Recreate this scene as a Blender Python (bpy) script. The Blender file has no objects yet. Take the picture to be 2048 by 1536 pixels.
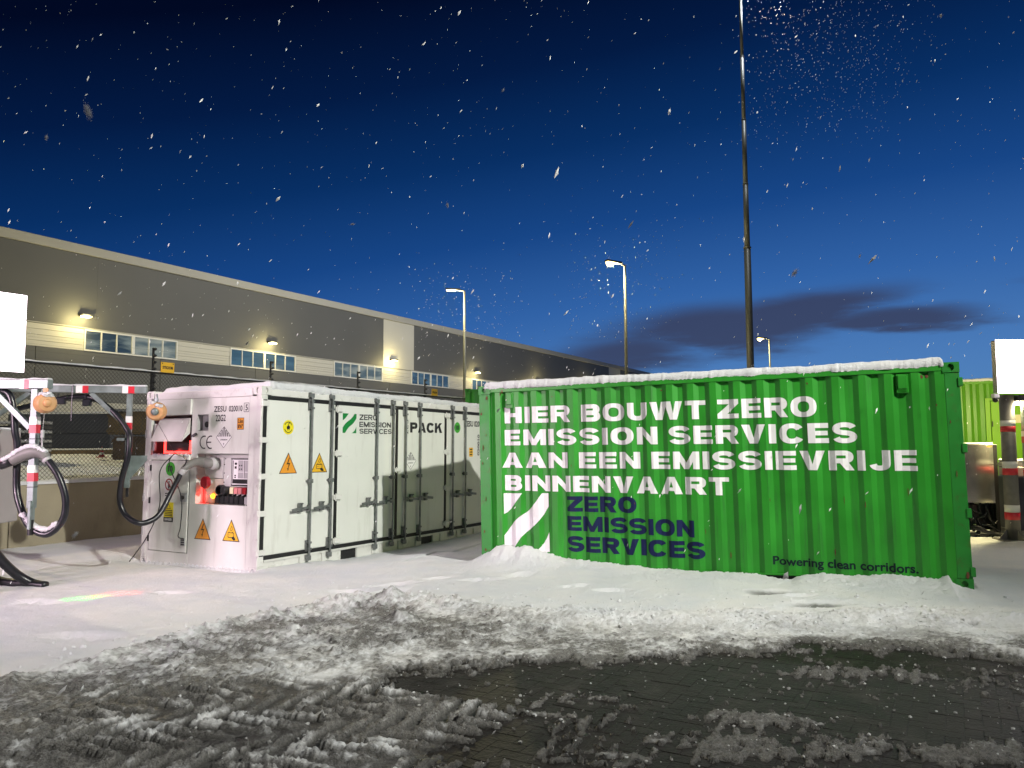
import bpy, math, random
import numpy as np
from mathutils import Matrix, Vector

random.seed(7)
rng = np.random.default_rng(11)
scene = bpy.context.scene
COL = scene.collection
R = math.radians

# ------------------------------------------------------------------ camera
cam_data = bpy.data.cameras.new('camera')
cam = bpy.data.objects.new('camera', cam_data)
COL.objects.link(cam)
CAM_H = 1.69
PITCH, ROLL = 0.0754, 0.00542
cam_data.sensor_width = 36.0
cam_data.lens = 36.0 * 1547.6 / 2048.0
cam_data.shift_x = -24.6 / 2048.0
cam_data.shift_y = -0.56 / 2048.0
cam_data.clip_start = 0.05
cam_data.clip_end = 3000.0
cam.matrix_world = (Matrix.Translation((0, 0, CAM_H)) @ Matrix.Rotation(R(90) + PITCH, 4, 'X')
                    @ Matrix.Rotation(-ROLL, 4, 'Z'))
scene.camera = cam

# ------------------------------------------------------------------ exposure
vs = scene.view_settings
vs.view_transform = 'Standard'
vs.look = 'None'
vs.exposure = 0.0
vs.gamma = 1.0
vs.use_curve_mapping = False
scene.cycles.max_bounces = 6
scene.cycles.diffuse_bounces = 3
scene.cycles.glossy_bounces = 3
scene.cycles.transparent_max_bounces = 8
scene.cycles.caustics_reflective = False
scene.cycles.caustics_refractive = False
scene.cycles.sample_clamp_indirect = 4.0
scene.cycles.use_denoising = True

# ------------------------------------------------------------------ sky: blue hour, paler low down towards where the sun went
world = bpy.data.worlds.new('World')
scene.world = world
world.use_nodes = True
wt = world.node_tree
wt.nodes.clear()
WN = wt.nodes


def wn(kind, **kw):
    n = WN.new(kind)
    for k, v in kw.items():
        setattr(n, k, v)
    return n


def wmath(op, a, b=None, c=None, clamp=False):
    n = WN.new('ShaderNodeMath')
    n.operation = op
    n.use_clamp = clamp
    for i, s in enumerate((a, b, c)):
        if s is None:
            continue
        if isinstance(s, (int, float)):
            n.inputs[i].default_value = s
        else:
            wt.links.new(s, n.inputs[i])
    return n.outputs[0]


tc = wn('ShaderNodeTexCoord')
sep = wn('ShaderNodeSeparateXYZ')
wt.links.new(tc.outputs['Generated'], sep.inputs[0])
dx, dy, dz = sep.outputs
elev = wmath('ARCSINE', dz)
azim = wmath('ARCTAN2', dx, dy)                       # 0 straight ahead, positive to the right
toward = wmath('COSINE', wmath('SUBTRACT', azim, 0.55))
level = wmath('SUBTRACT', elev, wmath('MULTIPLY', wmath('SUBTRACT', toward, 0.88), 0.29))
ramp = wn('ShaderNodeValToRGB')
wt.links.new(wmath('ADD', wmath('MULTIPLY', level, 1.0), 0.10), ramp.inputs[0])
SKY = [(0.0, (0.108, 0.258, 0.515)), (0.10, (0.090, 0.236, 0.500)), (0.17, (0.070, 0.198, 0.480)),
       (0.27, (0.031, 0.124, 0.385)), (0.37, (0.0088, 0.061, 0.242)), (0.47, (0.0025, 0.0285, 0.128)),
       (0.57, (0.0010, 0.0108, 0.057)), (0.68, (0.0004, 0.0028, 0.017)), (1.0, (0.0002, 0.001, 0.006))]
el = ramp.color_ramp.elements
el[0].position, el[0].color = SKY[0][0], SKY[0][1] + (1,)
el[1].position, el[1].color = SKY[-1][0], SKY[-1][1] + (1,)
for pos, c in SKY[1:-1]:
    e = el.new(pos)
    e.color = c + (1,)
# streaky low clouds
mapv = wn('ShaderNodeCombineXYZ')
wt.links.new(wmath('MULTIPLY', azim, 4.0), mapv.inputs[0])
wt.links.new(wmath('MULTIPLY', elev, 22.0), mapv.inputs[1])
noise = wn('ShaderNodeTexNoise')
noise.inputs['Scale'].default_value = 1.0
noise.inputs['Detail'].default_value = 7.0
noise.inputs['Roughness'].default_value = 0.58
wt.links.new(mapv.outputs[0], noise.inputs['Vector'])
warp = wmath('SUBTRACT', noise.outputs['Fac'], 0.5)
cloud = None
# (azimuth, elevation, half width, half height, tilt, strength): banks of stratus along the horizon all the way round
BANKS = [(0.24, 0.140, 0.15, 0.034, 0.04, 1.1), (0.34, 0.160, 0.14, 0.022, 0.10, 1.0), (0.46, 0.142, 0.12, 0.017, -0.06, .95), (0.13, 0.108, 0.12, 0.034, 0.10, 1.0),
         (0.64, 0.164, 0.10, 0.014, 0.0, 0.75), (0.86, 0.13, 0.2, 0.022, 0.0, 0.8), (1.3, 0.13, 0.3, 0.03, 0.0, 0.8), (-1.2, 0.12, 0.4, 0.03, 0.0, 0.7),
         (2.2, 0.13, 0.5, 0.03, 0.0, 0.7), (-2.3, 0.13, 0.5, 0.03, 0.0, 0.7)]
for (a0, e0, wa, we, tilt, st) in BANKS:
    da = wmath('SUBTRACT', azim, a0)
    de = wmath('SUBTRACT', wmath('SUBTRACT', elev, e0), wmath('MULTIPLY', da, tilt))
    da2 = wmath('POWER', wmath('MULTIPLY', da, 1 / wa), 2.0)
    de2 = wmath('POWER', wmath('ABSOLUTE', wmath('MULTIPLY', wmath('ADD', de, wmath('MULTIPLY', warp, 0.06)), 1 / we)), 2.0)
    g = wmath('MULTIPLY', wmath('EXPONENT', wmath('MULTIPLY', wmath('ADD', da2, de2), -1.0)), st)
    cloud = g if cloud is None else wmath('MAXIMUM', cloud, g)
cl = wmath('ADD', cloud, wmath('MULTIPLY', warp, 1.25))
mr = wn('ShaderNodeMapRange')
mr.interpolation_type = 'SMOOTHSTEP'
wt.links.new(cl, mr.inputs[0])
mr.inputs[1].default_value = 0.20
mr.inputs[2].default_value = 0.90
mixc = wn('ShaderNodeMix', data_type='RGBA')
wt.links.new(wmath('MULTIPLY', mr.outputs[0], 0.86), mixc.inputs['Factor'])
wt.links.new(ramp.outputs[0], mixc.inputs['A'])
mixc.inputs['B'].default_value = (0.040, 0.046, 0.092, 1)
bg = wn('ShaderNodeBackground')
wt.links.new(mixc.outputs['Result'], bg.inputs[0])
bg.inputs[1].default_value = 1.0
wo = wn('ShaderNodeOutputWorld')
wt.links.new(bg.outputs[0], wo.inputs[0])


# ------------------------------------------------------------------ lamps: the lit lamps of the yard at night, plus added fill lights (no sun)
def point_lamp(name, loc, power, color, radius=0.1):
    d = bpy.data.lights.new(name, 'POINT')
    d.energy = power
    d.color = color
    d.shadow_soft_size = radius
    o = bpy.data.objects.new(name, d)
    o.location = loc
    COL.objects.link(o)
    return o


def spot_lamp(name, loc, target, power, color, angle, blend=0.5, radius=0.05):
    d = bpy.data.lights.new(name, 'SPOT')
    d.energy = power
    d.color = color
    d.spot_size = R(angle)
    d.spot_blend = blend
    d.shadow_soft_size = radius
    o = bpy.data.objects.new(name, d)
    o.location = loc
    v = Vector(target) - Vector(loc)
    o.rotation_euler = v.to_track_quat('-Z', 'Y').to_euler()
    COL.objects.link(o)
    return o


YARD = (1.0, 0.99, 0.89)
spot_lamp('yard_and_fill_light', (8.65, 0.54, 9.75), (-4.0, 11.6, 0.6), 11900, YARD, 65, 1.0, 0.15)      # the yard's lamp post on the right, by the camera
point_lamp('yard_lamp_spill', (8.65, 0.54, 9.75), 1300, YARD, 0.15)
point_lamp('yard_and_fill_light', (-7.5, -5.0, 9.75), 520, (1.0, 0.95, 0.90), 0.16)    # unseen fill light, added behind on the left
point_lamp('truck_yard_lamp_light', (-18.0, 20.5, 10.0), 4200, (1.0, 0.86, 0.46), 0.16)    # lamp of the yard behind the fence
spot_lamp('sign_stand_in_light', (-13.0, -2.5, 4.0), (-4.4, 10.8, 1.2), 11500, (1.0, 0.73, 0.88), 32, 0.7, 1.6)   # unseen spot added to light the white end, standing in for a neighbouring sign
for loc in ((-3.90, 42.0, 9.80), (4.20, 36.0, 9.85), (19.3, 63.0, 9.85)):
    point_lamp('street_lamp_light', loc, 1300, (1.0, 0.84, 0.40), 0.13)
point_lamp('mast_light', (13.0, 39.6, 26.3), 3500, (0.92, 0.96, 1.0), 0.3)
spot_lamp('mast_floodlight', (11.2, 40.6, 26.0), (-8.0, 62.0, 5.0), 30000, (1.0, 0.98, 0.93), 110, 0.8, 0.3)

# ------------------------------------------------------------------ numpy noise
_P = np.random.default_rng(5).permutation(4096)
_G = np.random.default_rng(6).random(4096)


def vnoise(x, y, seed=0):
    xi = np.floor(x).astype(np.int64)
    yi = np.floor(y).astype(np.int64)
    fx = x - xi
    fy = y - yi
    fx = fx * fx * fx * (fx * (fx * 6 - 15) + 10)
    fy = fy * fy * fy * (fy * (fy * 6 - 15) + 10)

    def h(a, b):
        return _G[_P[(_P[(a + seed * 131) & 4095] + b) & 4095]]
    v00, v10, v01, v11 = h(xi, yi), h(xi + 1, yi), h(xi, yi + 1), h(xi + 1, yi + 1)
    return (v00 * (1 - fx) + v10 * fx) * (1 - fy) + (v01 * (1 - fx) + v11 * fx) * fy


def fbm(x, y, scale, octaves=4, seed=0, gain=0.5):
    s = np.zeros_like(x)
    a, f, t = 1.0, 1.0 / scale, 0.0
    for i in range(octaves):
        ca, sa = math.cos(i * 0.7), math.sin(i * 0.7)
        s += a * (vnoise((x * ca - y * sa) * f + 17.3 * i, (x * sa + y * ca) * f - 9.1 * i, seed + i) - 0.5)
        t += a * 0.5
        a *= gain
        f *= 2.03
    return s / t


def billow(x, y, scale, octaves=4, seed=0, gain=0.55):
    s = np.zeros_like(x)
    a, f, t = 1.0, 1.0 / scale, 0.0
    for i in range(octaves):
        ca, sa = math.cos(i * 0.9), math.sin(i * 0.9)
        n = np.abs(vnoise((x * ca - y * sa) * f + 7.7 * i, (x * sa + y * ca) * f + 3.3 * i, seed + i) * 2 - 1)
        s += a * (1 - n)
        t += a
        a *= gain
        f *= 2.1
    return s / t


def sstep(a, b, v):
    t = np.clip((v - a) / (b - a), 0, 1)
    return t * t * (3 - 2 * t)


# ------------------------------------------------------------------ materials
MATS = {}


def mat(name, color, rough=0.6, metal=0.0, spec=0.5, var=0.0, vscale=3.0, bump=0.0, bscale=60.0, emit=None, estr=0.0,
        dirt=None, dirt_amt=0.0, dscale=4.0, coat=0.0, stretch=None, inplace=False):
    """principled material with procedural colour variation, dirt blotches and fine bump"""
    if name in MATS:
        return MATS[name]
    m = bpy.data.materials.new(name)
    m.use_nodes = True
    nt = m.node_tree
    b = nt.nodes['Principled BSDF']
    b.inputs['Roughness'].default_value = rough
    b.inputs['Metallic'].default_value = metal
    b.inputs['Specular IOR Level'].default_value = spec
    b.inputs['Coat Weight'].default_value = coat
    c = tuple(color) + (1.0,)
    b.inputs['Base Color'].default_value = c
    tcn = nt.nodes.new('ShaderNodeTexCoord')
    src = tcn.outputs['Object']
    if inplace:                                     # pattern runs on from piece to piece
        src = nt.nodes.new('ShaderNodeNewGeometry').outputs['Position']
    if stretch:
        mp = nt.nodes.new('ShaderNodeMapping')
        mp.inputs['Scale'].default_value = stretch
        nt.links.new(src, mp.inputs['Vector'])
        srcd = mp.outputs[0]
    else:
        srcd = src
    out = None
    if var > 0:
        n = nt.nodes.new('ShaderNodeTexNoise')
        n.inputs['Scale'].default_value = vscale
        n.inputs['Detail'].default_value = 6
        nt.links.new(src, n.inputs['Vector'])
        r = nt.nodes.new('ShaderNodeMapRange')
        r.inputs[1].default_value = 0.3
        r.inputs[2].default_value = 0.7
        r.inputs[3].default_value = 1 - var
        r.inputs[4].default_value = 1 + var
        nt.links.new(n.outputs['Fac'], r.inputs[0])
        mx = nt.nodes.new('ShaderNodeMix')
        mx.data_type = 'RGBA'
        mx.blend_type = 'MULTIPLY'
        mx.inputs['Factor'].default_value = 1
        mx.inputs['A'].default_value = c
        nt.links.new(r.outputs[0], mx.inputs['B'])
        out = mx.outputs['Result']
        r2 = nt.nodes.new('ShaderNodeMapRange')
        r2.inputs[3].default_value = max(0.02, rough - 0.12)
        r2.inputs[4].default_value = min(1, rough + 0.12)
        nt.links.new(n.outputs['Fac'], r2.inputs[0])
        nt.links.new(r2.outputs[0], b.inputs['Roughness'])
    if dirt is not None:
        n = nt.nodes.new('ShaderNodeTexNoise')
        n.inputs['Scale'].default_value = dscale
        n.inputs['Detail'].default_value = 9
        n.inputs['Roughness'].default_value = 0.65
        nt.links.new(srcd, n.inputs['Vector'])
        r = nt.nodes.new('ShaderNodeMapRange')
        r.inputs[1].default_value = 0.60 - 0.12 * dirt_amt
        r.inputs[2].default_value = 0.78 - 0.10 * dirt_amt
        r.inputs[4].default_value = min(1.0, dirt_amt * 1.2)
        nt.links.new(n.outputs['Fac'], r.inputs[0])
        mx = nt.nodes.new('ShaderNodeMix')
        mx.data_type = 'RGBA'
        nt.links.new(r.outputs[0], mx.inputs['Factor'])
        if out is not None:
            nt.links.new(out, mx.inputs['A'])
        else:
            mx.inputs['A'].default_value = c
        mx.inputs['B'].default_value = tuple(dirt) + (1,)
        out = mx.outputs['Result']
    if out is not None:
        nt.links.new(out, b.inputs['Base Color'])
    if bump > 0:
        n = nt.nodes.new('ShaderNodeTexNoise')
        n.inputs['Scale'].default_value = bscale
        n.inputs['Detail'].default_value = 5
        nt.links.new(src, n.inputs['Vector'])
        bp = nt.nodes.new('ShaderNodeBump')
        bp.inputs['Strength'].default_value = bump
        bp.inputs['Distance'].default_value = 0.02
        nt.links.new(n.outputs['Fac'], bp.inputs['Height'])
        nt.links.new(bp.outputs[0], b.inputs['Normal'])
    if emit is not None:
        b.inputs['Emission Color'].default_value = tuple(emit) + (1,)
        b.inputs['Emission Strength'].default_value = estr
    MATS[name] = m
    return m


# ------------------------------------------------------------------ mesh builder
class MB:
    def __init__(self):
        self.v, self.f, self.m, self.cur = [], [], [], 0

    def add(self, vs_, fs):
        o = len(self.v)
        self.v.extend([tuple(map(float, p)) for p in vs_])
        for f in fs:
            self.f.append(tuple(i + o for i in f))
            self.m.append(self.cur)

    def box(self, x0, x1, y0, y1, z0, z1):
        self.add([(x0, y0, z0), (x1, y0, z0), (x1, y1, z0), (x0, y1, z0), (x0, y0, z1), (x1, y0, z1), (x1, y1, z1), (x0, y1, z1)],
                 [(0, 3, 2, 1), (4, 5, 6, 7), (0, 1, 5, 4), (1, 2, 6, 5), (2, 3, 7, 6), (3, 0, 4, 7)])
        return self

    def bbox_bev(self, x0, x1, y0, y1, z0, z1, b=0.006):
        """box with chamfered vertical and horizontal edges (chamfer b)"""
        X, Y, Z = (x0, x1), (y0, y1), (z0, z1)
        vs_ = []
        idx = {}
        for i in (0, 1):
            for j in (0, 1):
                for k in (0, 1):
                    sx, sy, sz = (1, -1)[i], (1, -1)[j], (1, -1)[k]
                    for ax in range(3):
                        p = [X[i] + sx * b, Y[j] + sy * b, Z[k] + sz * b]
                        p[ax] = (X[i], Y[j], Z[k])[ax]
                        idx[(i, j, k, ax)] = len(vs_)
                        vs_.append(p)
        fs = []
        for ax in range(3):
            o1, o2 = [a for a in range(3) if a != ax]
            for s in (0, 1):
                q = []
                for (a, c) in ((0, 0), (1, 0), (1, 1), (0, 1)):
                    key = [0, 0, 0]
                    key[ax], key[o1], key[o2] = s, a, c
                    q.append(idx[tuple(key) + (ax,)])
                flip = (s == 0) ^ (ax == 1)
                fs.append(tuple(q[::-1] if flip else q))
        for ax in range(3):
            o1, o2 = [a for a in range(3) if a != ax]
            for a in (0, 1):
                for c in (0, 1):
                    k0 = [0, 0, 0]
                    k0[o1], k0[o2] = a, c
                    k1 = list(k0)
                    k1[ax] = 1
                    fs.append((idx[tuple(k0) + (o1,)], idx[tuple(k0) + (o2,)], idx[tuple(k1) + (o2,)], idx[tuple(k1) + (o1,)]))
        for i in (0, 1):
            for j in (0, 1):
                for k in (0, 1):
                    fs.append(tuple(idx[(i, j, k, ax)] for ax in range(3)))
        self.add(vs_, fs)
        return self

    def tube(self, path, r, n=8, cap=True, r1=None):
        path = [Vector(p) for p in path]
        N = len(path)
        rings = []
        up = None
        for i, p in enumerate(path):
            t = (path[min(i + 1, N - 1)] - path[max(i - 1, 0)]).normalized()
            if up is None:
                a = Vector((0, 0, 1)) if abs(t.z) < 0.9 else Vector((1, 0, 0))
                up = (a - t * a.dot(t)).normalized()
            else:
                up = (up - t * up.dot(t))
                up = up.normalized() if up.length > 1e-6 else Vector((1, 0, 0))
            s = t.cross(up)
            if callable(r):
                rr = r(i / max(1, N - 1))
            else:
                rr = r if r1 is None else r + (r1 - r) * i / max(1, N - 1)
            rings.append([p + (up * math.cos(2 * math.pi * k / n) + s * math.sin(2 * math.pi * k / n)) * rr for k in range(n)])
        vs_ = [q for rg in rings for q in rg]
        fs = []
        for i in range(N - 1):
            for k in range(n):
                fs.append((i * n + k, i * n + (k + 1) % n, (i + 1) * n + (k + 1) % n, (i + 1) * n + k))
        if cap:
            fs.append(tuple(range(n))[::-1])
            fs.append(tuple((N - 1) * n + k for k in range(n)))
        self.add(vs_, fs)
        return self

    def prism(self, pts, vec):
        pts = [Vector(p) for p in pts]
        vec = Vector(vec)
        n = len(pts)
        self.add(pts + [p + vec for p in pts],
                 [tuple(range(n))[::-1], tuple(range(n, 2 * n))] + [(i, (i + 1) % n, n + (i + 1) % n, n + i) for i in range(n)])
        return self

    def bar(self, p0, p1, w, h, up=(0, 0, 1)):
        p0, p1 = Vector(p0), Vector(p1)
        t = (p1 - p0).normalized()
        u = Vector(up)
        u = (u - t * u.dot(t)).normalized()
        s = t.cross(u)
        q = [p0 + s * (a * w / 2) + u * (b * h / 2) for a, b in ((-1, -1), (1, -1), (1, 1), (-1, 1))]
        return self.prism(q, p1 - p0)

    def lathe(self, prof, n=24, origin=(0, 0, 0), axis=(0, 0, 1)):
        """prof: (radius, along-axis) pairs"""
        a = Vector(axis).normalized()
        x = a.orthogonal().normalized()
        y = a.cross(x)
        o = Vector(origin)
        vs_, fs = [], []
        for (r, z) in prof:
            for k in range(n):
                t = 2 * math.pi * k / n
                vs_.append(o + a * z + (x * math.cos(t) + y * math.sin(t)) * r)
        m = len(prof)
        for i in range(m - 1):
            for k in range(n):
                fs.append((i * n + k, i * n + (k + 1) % n, (i + 1) * n + (k + 1) % n, (i + 1) * n + k))
        fs.append(tuple(range(n))[::-1])
        fs.append(tuple((m - 1) * n + k for k in range(n)))
        self.add(vs_, fs)
        return self

    def plate_hole(self, o, r, u, n, w, h, cx, cy, rx, ry, depth, seg=20):
        """a plate w x h in plane (r,u) at o with an oval hole going `depth` along -n"""
        o, r, u, n = Vector(o), Vector(r), Vector(u), Vector(n)
        out, inn, deep = [], [], []
        for k in range(seg):
            t = 2 * math.pi * k / seg
            c, s = math.cos(t), math.sin(t)
            inn.append(o + r * (cx + rx * c) + u * (cy + ry * s))
            deep.append(inn[-1] - n * depth)
            kx = ((w - cx) / c if c > 1e-9 else (-cx / c if c < -1e-9 else 1e9))
            ky = ((h - cy) / s if s > 1e-9 else (-cy / s if s < -1e-9 else 1e9))
            q = min(kx, ky)
            out.append(o + r * (cx + q * c) + u * (cy + q * s))
        for cxy in ((0, 0), (w, 0), (w, h), (0, h)):
            a = math.atan2(cxy[1] - cy, cxy[0] - cx) % (2 * math.pi)
            k = int(round(a / (2 * math.pi) * seg)) % seg
            out[k] = o + r * cxy[0] + u * cxy[1]
        S = seg
        self.add(out + inn + deep,
                 [(k, (k + 1) % S, S + (k + 1) % S, S + k) for k in range(S)]
                 + [(S + k, S + (k + 1) % S, 2 * S + (k + 1) % S, 2 * S + k) for k in range(S)] + [tuple(2 * S + k for k in range(S))])
        return self

    def lump(self, c, r, seed=0, n=10, m=6, amp=0.25, flat=1.0):
        """knobbly ball"""
        rs = random.Random(seed)
        ph = [rs.random() * 6.28 for _ in range(6)]
        vs_, fs = [], []
        for i in range(m + 1):
            th = math.pi * i / m
            for k in range(n):
                p = 2 * math.pi * k / n
                q = 1 + amp * (math.sin(3 * p + ph[0] + th * 2) * math.sin(2 * th + ph[1]) + 0.5 * math.sin(5 * p + ph[2]) * math.sin(4 * th + ph[3]))
                q *= r
                vs_.append((c[0] + q * math.sin(th) * math.cos(p), c[1] + q * math.sin(th) * math.sin(p), c[2] + q * math.cos(th) * flat))
        for i in range(m):
            for k in range(n):
                fs.append((i * n + k, (i + 1) * n + k, (i + 1) * n + (k + 1) % n, i * n + (k + 1) % n))
        self.add(vs_, fs)
        return self

    def mesh(self, name, mats, smooth=False):
        me = bpy.data.meshes.new(name)
        me.from_pydata(self.v, [], self.f)
        if not isinstance(mats, (list, tuple)):
            mats = [mats]
        for m in mats:
            me.materials.append(m)
        if len(mats) > 1:
            me.polygons.foreach_set('material_index', np.array(self.m, dtype=np.int32))
        if smooth:
            me.polygons.foreach_set('use_smooth', np.ones(len(me.polygons), dtype=bool))
        me.update()
        return me


def tag(o, label=None, cat=None, group=None, kind=None):
    if label:
        o['label'] = label
    if cat:
        o['category'] = cat
    if group:
        o['group'] = group
    if kind:
        o['kind'] = kind
    return o


def obj(name, mb, mats, parent=None, smooth=False, label=None, cat=None, group=None, kind=None):
    me = mb.mesh(name, mats, smooth) if isinstance(mb, MB) else mb
    o = bpy.data.objects.new(name, me)
    COL.objects.link(o)
    if parent is not None:
        o.parent = parent
    return tag(o, label, cat, group, kind)


def thing(name, label, cat, loc=(0, 0, 0), rotz=0.0, group=None, matrix=None):
    o = bpy.data.objects.new(name, None)
    o.empty_display_size = 0.2
    COL.objects.link(o)
    if matrix is not None:
        o.matrix_world = matrix
    else:
        o.location = loc
        o.rotation_euler = (0, 0, rotz)
    return tag(o, label, cat, group)


def kids(o):
    return [c for c in bpy.data.objects if c.parent == o]


def copy_tree(o, parent=None):
    c = o.copy()
    COL.objects.link(c)
    if parent is not None:
        c.parent = parent
    for ch in kids(o):
        copy_tree(ch, c)
    return c


def smooth_by_angle(o, deg=40):
    me = o.data
    me.polygons.foreach_set('use_smooth', np.ones(len(me.polygons), dtype=bool))
    try:
        me.set_sharp_from_angle(angle=R(deg))
    except Exception:
        pass


def basis(origin, X, Y, Z):
    return Matrix(((X[0], Y[0], Z[0], origin[0]), (X[1], Y[1], Z[1], origin[1]), (X[2], Y[2], Z[2], origin[2]), (0, 0, 0, 1)))


def spline(pts, sub=6):
    """Catmull-Rom through the points"""
    P = [Vector(p) for p in pts]
    P = [P[0] * 2 - P[1]] + P + [P[-1] * 2 - P[-2]]
    out = []
    for i in range(1, len(P) - 2):
        for k in range(sub):
            t = k / sub
            a, b, c, d = P[i - 1], P[i], P[i + 1], P[i + 2]
            out.append(0.5 * ((2 * b) + (c - a) * t + (2 * a - 5 * b + 4 * c - d) * t * t + (3 * b - a - 3 * c + d) * t ** 3))
    out.append(P[-2])
    return out


# ------------------------------------------------------------------ lettering: a wide heavy grotesque drawn from convex pieces
def _rect(x0, y0, x1, y1):
    return [(x0, y0), (x1, y0), (x1, y1), (x0, y1)]


V_, H_ = 0.34, 0.245     # stem and bar weight, cap height 1


def _ribbon(path, v, h):
    out = []
    off = []
    n = len(path)
    for i in range(n):
        a, b = path[max(0, i - 1)], path[min(n - 1, i + 1)]
        tx, ty = b[0] - a[0], b[1] - a[1]
        l = math.hypot(tx, ty) or 1
        off.append((-ty / l * v / 2, tx / l * h / 2))
    for i in range(n - 1):
        p, q, a, b = path[i], path[i + 1], off[i], off[i + 1]
        out.append([(p[0] - a[0], p[1] - a[1]), (q[0] - b[0], q[1] - b[1]), (q[0] + b[0], q[1] + b[1]), (p[0] + a[0], p[1] + a[1])])
    return out


def _sup(cx, cy, rx, ry, a0, a1, n=18, e=2.5):
    pts = []
    for i in range(n + 1):
        t = R(a0 + (a1 - a0) * i / n)
        c, s = math.cos(t), math.sin(t)
        pts.append((cx + rx * math.copysign(abs(c) ** (2 / e), c), cy + ry * math.copysign(abs(s) ** (2 / e), s)))
    return pts


def glyph(ch, v=V_, h=H_):
    """(list of convex polygons, advance width)"""
    if ch == ' ':
        return [], 0.30
    if ch == 'I':
        return [_rect(0, 0, v, 1)], v
    if ch == 'H':
        w = 1.05
        return [_rect(0, 0, v, 1), _rect(w - v, 0, w, 1), _rect(v, .5 - h / 2, w - v, .5 + h / 2)], w
    if ch == 'E':
        w = .95
        return [_rect(0, 0, v, 1), _rect(v, 0, w, h), _rect(v, 1 - h, w * .99, 1), _rect(v, .5 - h * .46, w * .95, .5 + h * .46)], w
    if ch == 'T':
        w = 1.05
        return [_rect(0, 1 - h, w, 1), _rect(w / 2 - v / 2, 0, w / 2 + v / 2, 1 - h)], w
    if ch == 'Z':
        w = 1.05
        return [_rect(0, 1 - h, w, 1), _rect(0, 0, w, h), [(0, h), (v * 1.42, h), (w, 1 - h), (w - v * 1.42, 1 - h)]], w
    if ch == 'N':
        w = 1.08
        return [_rect(0, 0, v * .94, 1), _rect(w - v * .94, 0, w, 1), [(v * .94, 1), (v * .94, .56), (w - v * .94, 0), (w - v * .94, .44)]], w
    if ch == 'M':
        w = 1.30
        s = v * .90
        m = w / 2
        return [_rect(0, 0, s, 1), _rect(w - s, 0, w, 1), [(s, 1), (s, .42), (m - .13, 0), (m, .0), (m, .36)], [(w - s, 1), (m, .36), (m, 0), (m + .13, 0), (w - s, .42)]], w
    if ch == 'V':
        w = 1.14
        s = v * 1.13
        m = w / 2
        return [[(0, 1), (m - s * .52, 0), (m, 0), (m, .30), (s, 1)], [(w, 1), (w - s, 1), (m, .30), (m, 0), (m + s * .52, 0)]], w
    if ch == 'A':
        w = 1.18
        s = v * 1.13
        m = w / 2
        return [[(0, 0), (s, 0), (m, .74), (m, 1), (m - s * .52, 1)], [(w, 0), (m + s * .52, 1), (m, 1), (m, .74), (w - s, 0)],
                [(s * .94, .19), (w - s * .94, .19), (w - s * 1.2, .385), (s * 1.2, .385)]], w
    if ch == 'W':
        w = 1.70
        s = v * 1.02
        out = []
        for x0 in (0, w / 2 - s * .24):
            ww = w / 2 + s * .24
            m = x0 + ww / 2
            out += [[(x0, 1), (m - s * .5, 0), (m, 0), (m, .34), (x0 + s, 1)], [(x0 + ww, 1), (x0 + ww - s, 1), (m, .34), (m, 0), (m + s * .5, 0)]]
        return out, w
    if ch == 'U':
        w = 1.06
        path = [(v / 2, 1), (v / 2, .45)] + _sup(w / 2, .45, w / 2 - v / 2, .45 - h / 2 + .0, 180, 360, 16)[1:] + [(w - v / 2, 1)]
        return _ribbon(path, v, h), w
    if ch == 'O':
        w = 1.22
        out = []
        n = 32
        a = _sup(w / 2, .5, w / 2, .515, 0, 360, n, 2.4)
        b = _sup(w / 2, .5, w / 2 - v, .515 - h, 0, 360, n, 2.3)
        for i in range(n):
            out.append([a[i], a[i + 1], b[i + 1], b[i]])
        return out, w
    if ch == 'C':
        w = 1.16
        out = []
        n = 28
        a = _sup(w / 2, .5, w / 2, .515, 32, 328, n, 2.4)
        b = _sup(w / 2, .5, w / 2 - v, .515 - h, 32, 328, n, 2.3)
        for i in range(n):
            out.append([a[i], a[i + 1], b[i + 1], b[i]])
        return out, w
    if ch == 'S':
        w = 1.10
        rx = w / 2 - v / 2
        up = _sup(w / 2, .70, rx, .195, 12, 262, 16, 2.2)
        dn = _sup(w / 2, .30, rx, .195, 82, -168, 16, 2.2)
        return _ribbon(up + dn, v, h * .98), w
    if ch in 'BPR':
        w = {'B': 1.08, 'P': 1.04, 'R': 1.10}[ch]
        out = [_rect(0, 0, v, 1)]
        lo = .43 if ch == 'B' else .36
        top = [(v, 1 - h / 2), (w - .40, 1 - h / 2)] + _sup(w - .40, (1 - h / 2 + lo + h / 2) / 2 if ch != 'B' else .705, .40 - v / 2 - (.03 if ch == 'B' else 0), (1 - h / 2 - lo - h / 2) / 2 if ch != 'B' else .185, 90, -90, 12)[1:]
        top += [(v, top[-1][1])]
        out += _ribbon(top, v, h)
        if ch == 'B':
            bot = [(v, .495), (w - .42, .495)] + _sup(w - .42, .305, .42 - v / 2, .19, 90, -90, 12)[1:] + [(v, .115)]
            out += _ribbon(bot, v, h)
        if ch == 'R':
            out.append([(w * .44, .37), (w - v * 1.02, 0), (w + .02, 0), (w * .44 + v * 1.15, .40)])
        return out, w
    if ch == 'J':
        w = .92
        path = [(w - v / 2, 1), (w - v / 2, .42)] + _sup(w / 2, .40, w / 2 - v / 2, .40 - h / 2, 0, -165, 14)[1:]
        return _ribbon(path, v, h), w
    if ch == 'K':
        w = 1.12
        return [_rect(0, 0, v, 1), [(v, .34), (v, .62), (w - v * 1.2, 1), (w, 1)], [(v * 1.55, .60), (w - v * 1.15, 0), (w + .03, 0), (v * 2.3, .72)]], w
    raise KeyError(ch)


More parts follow.
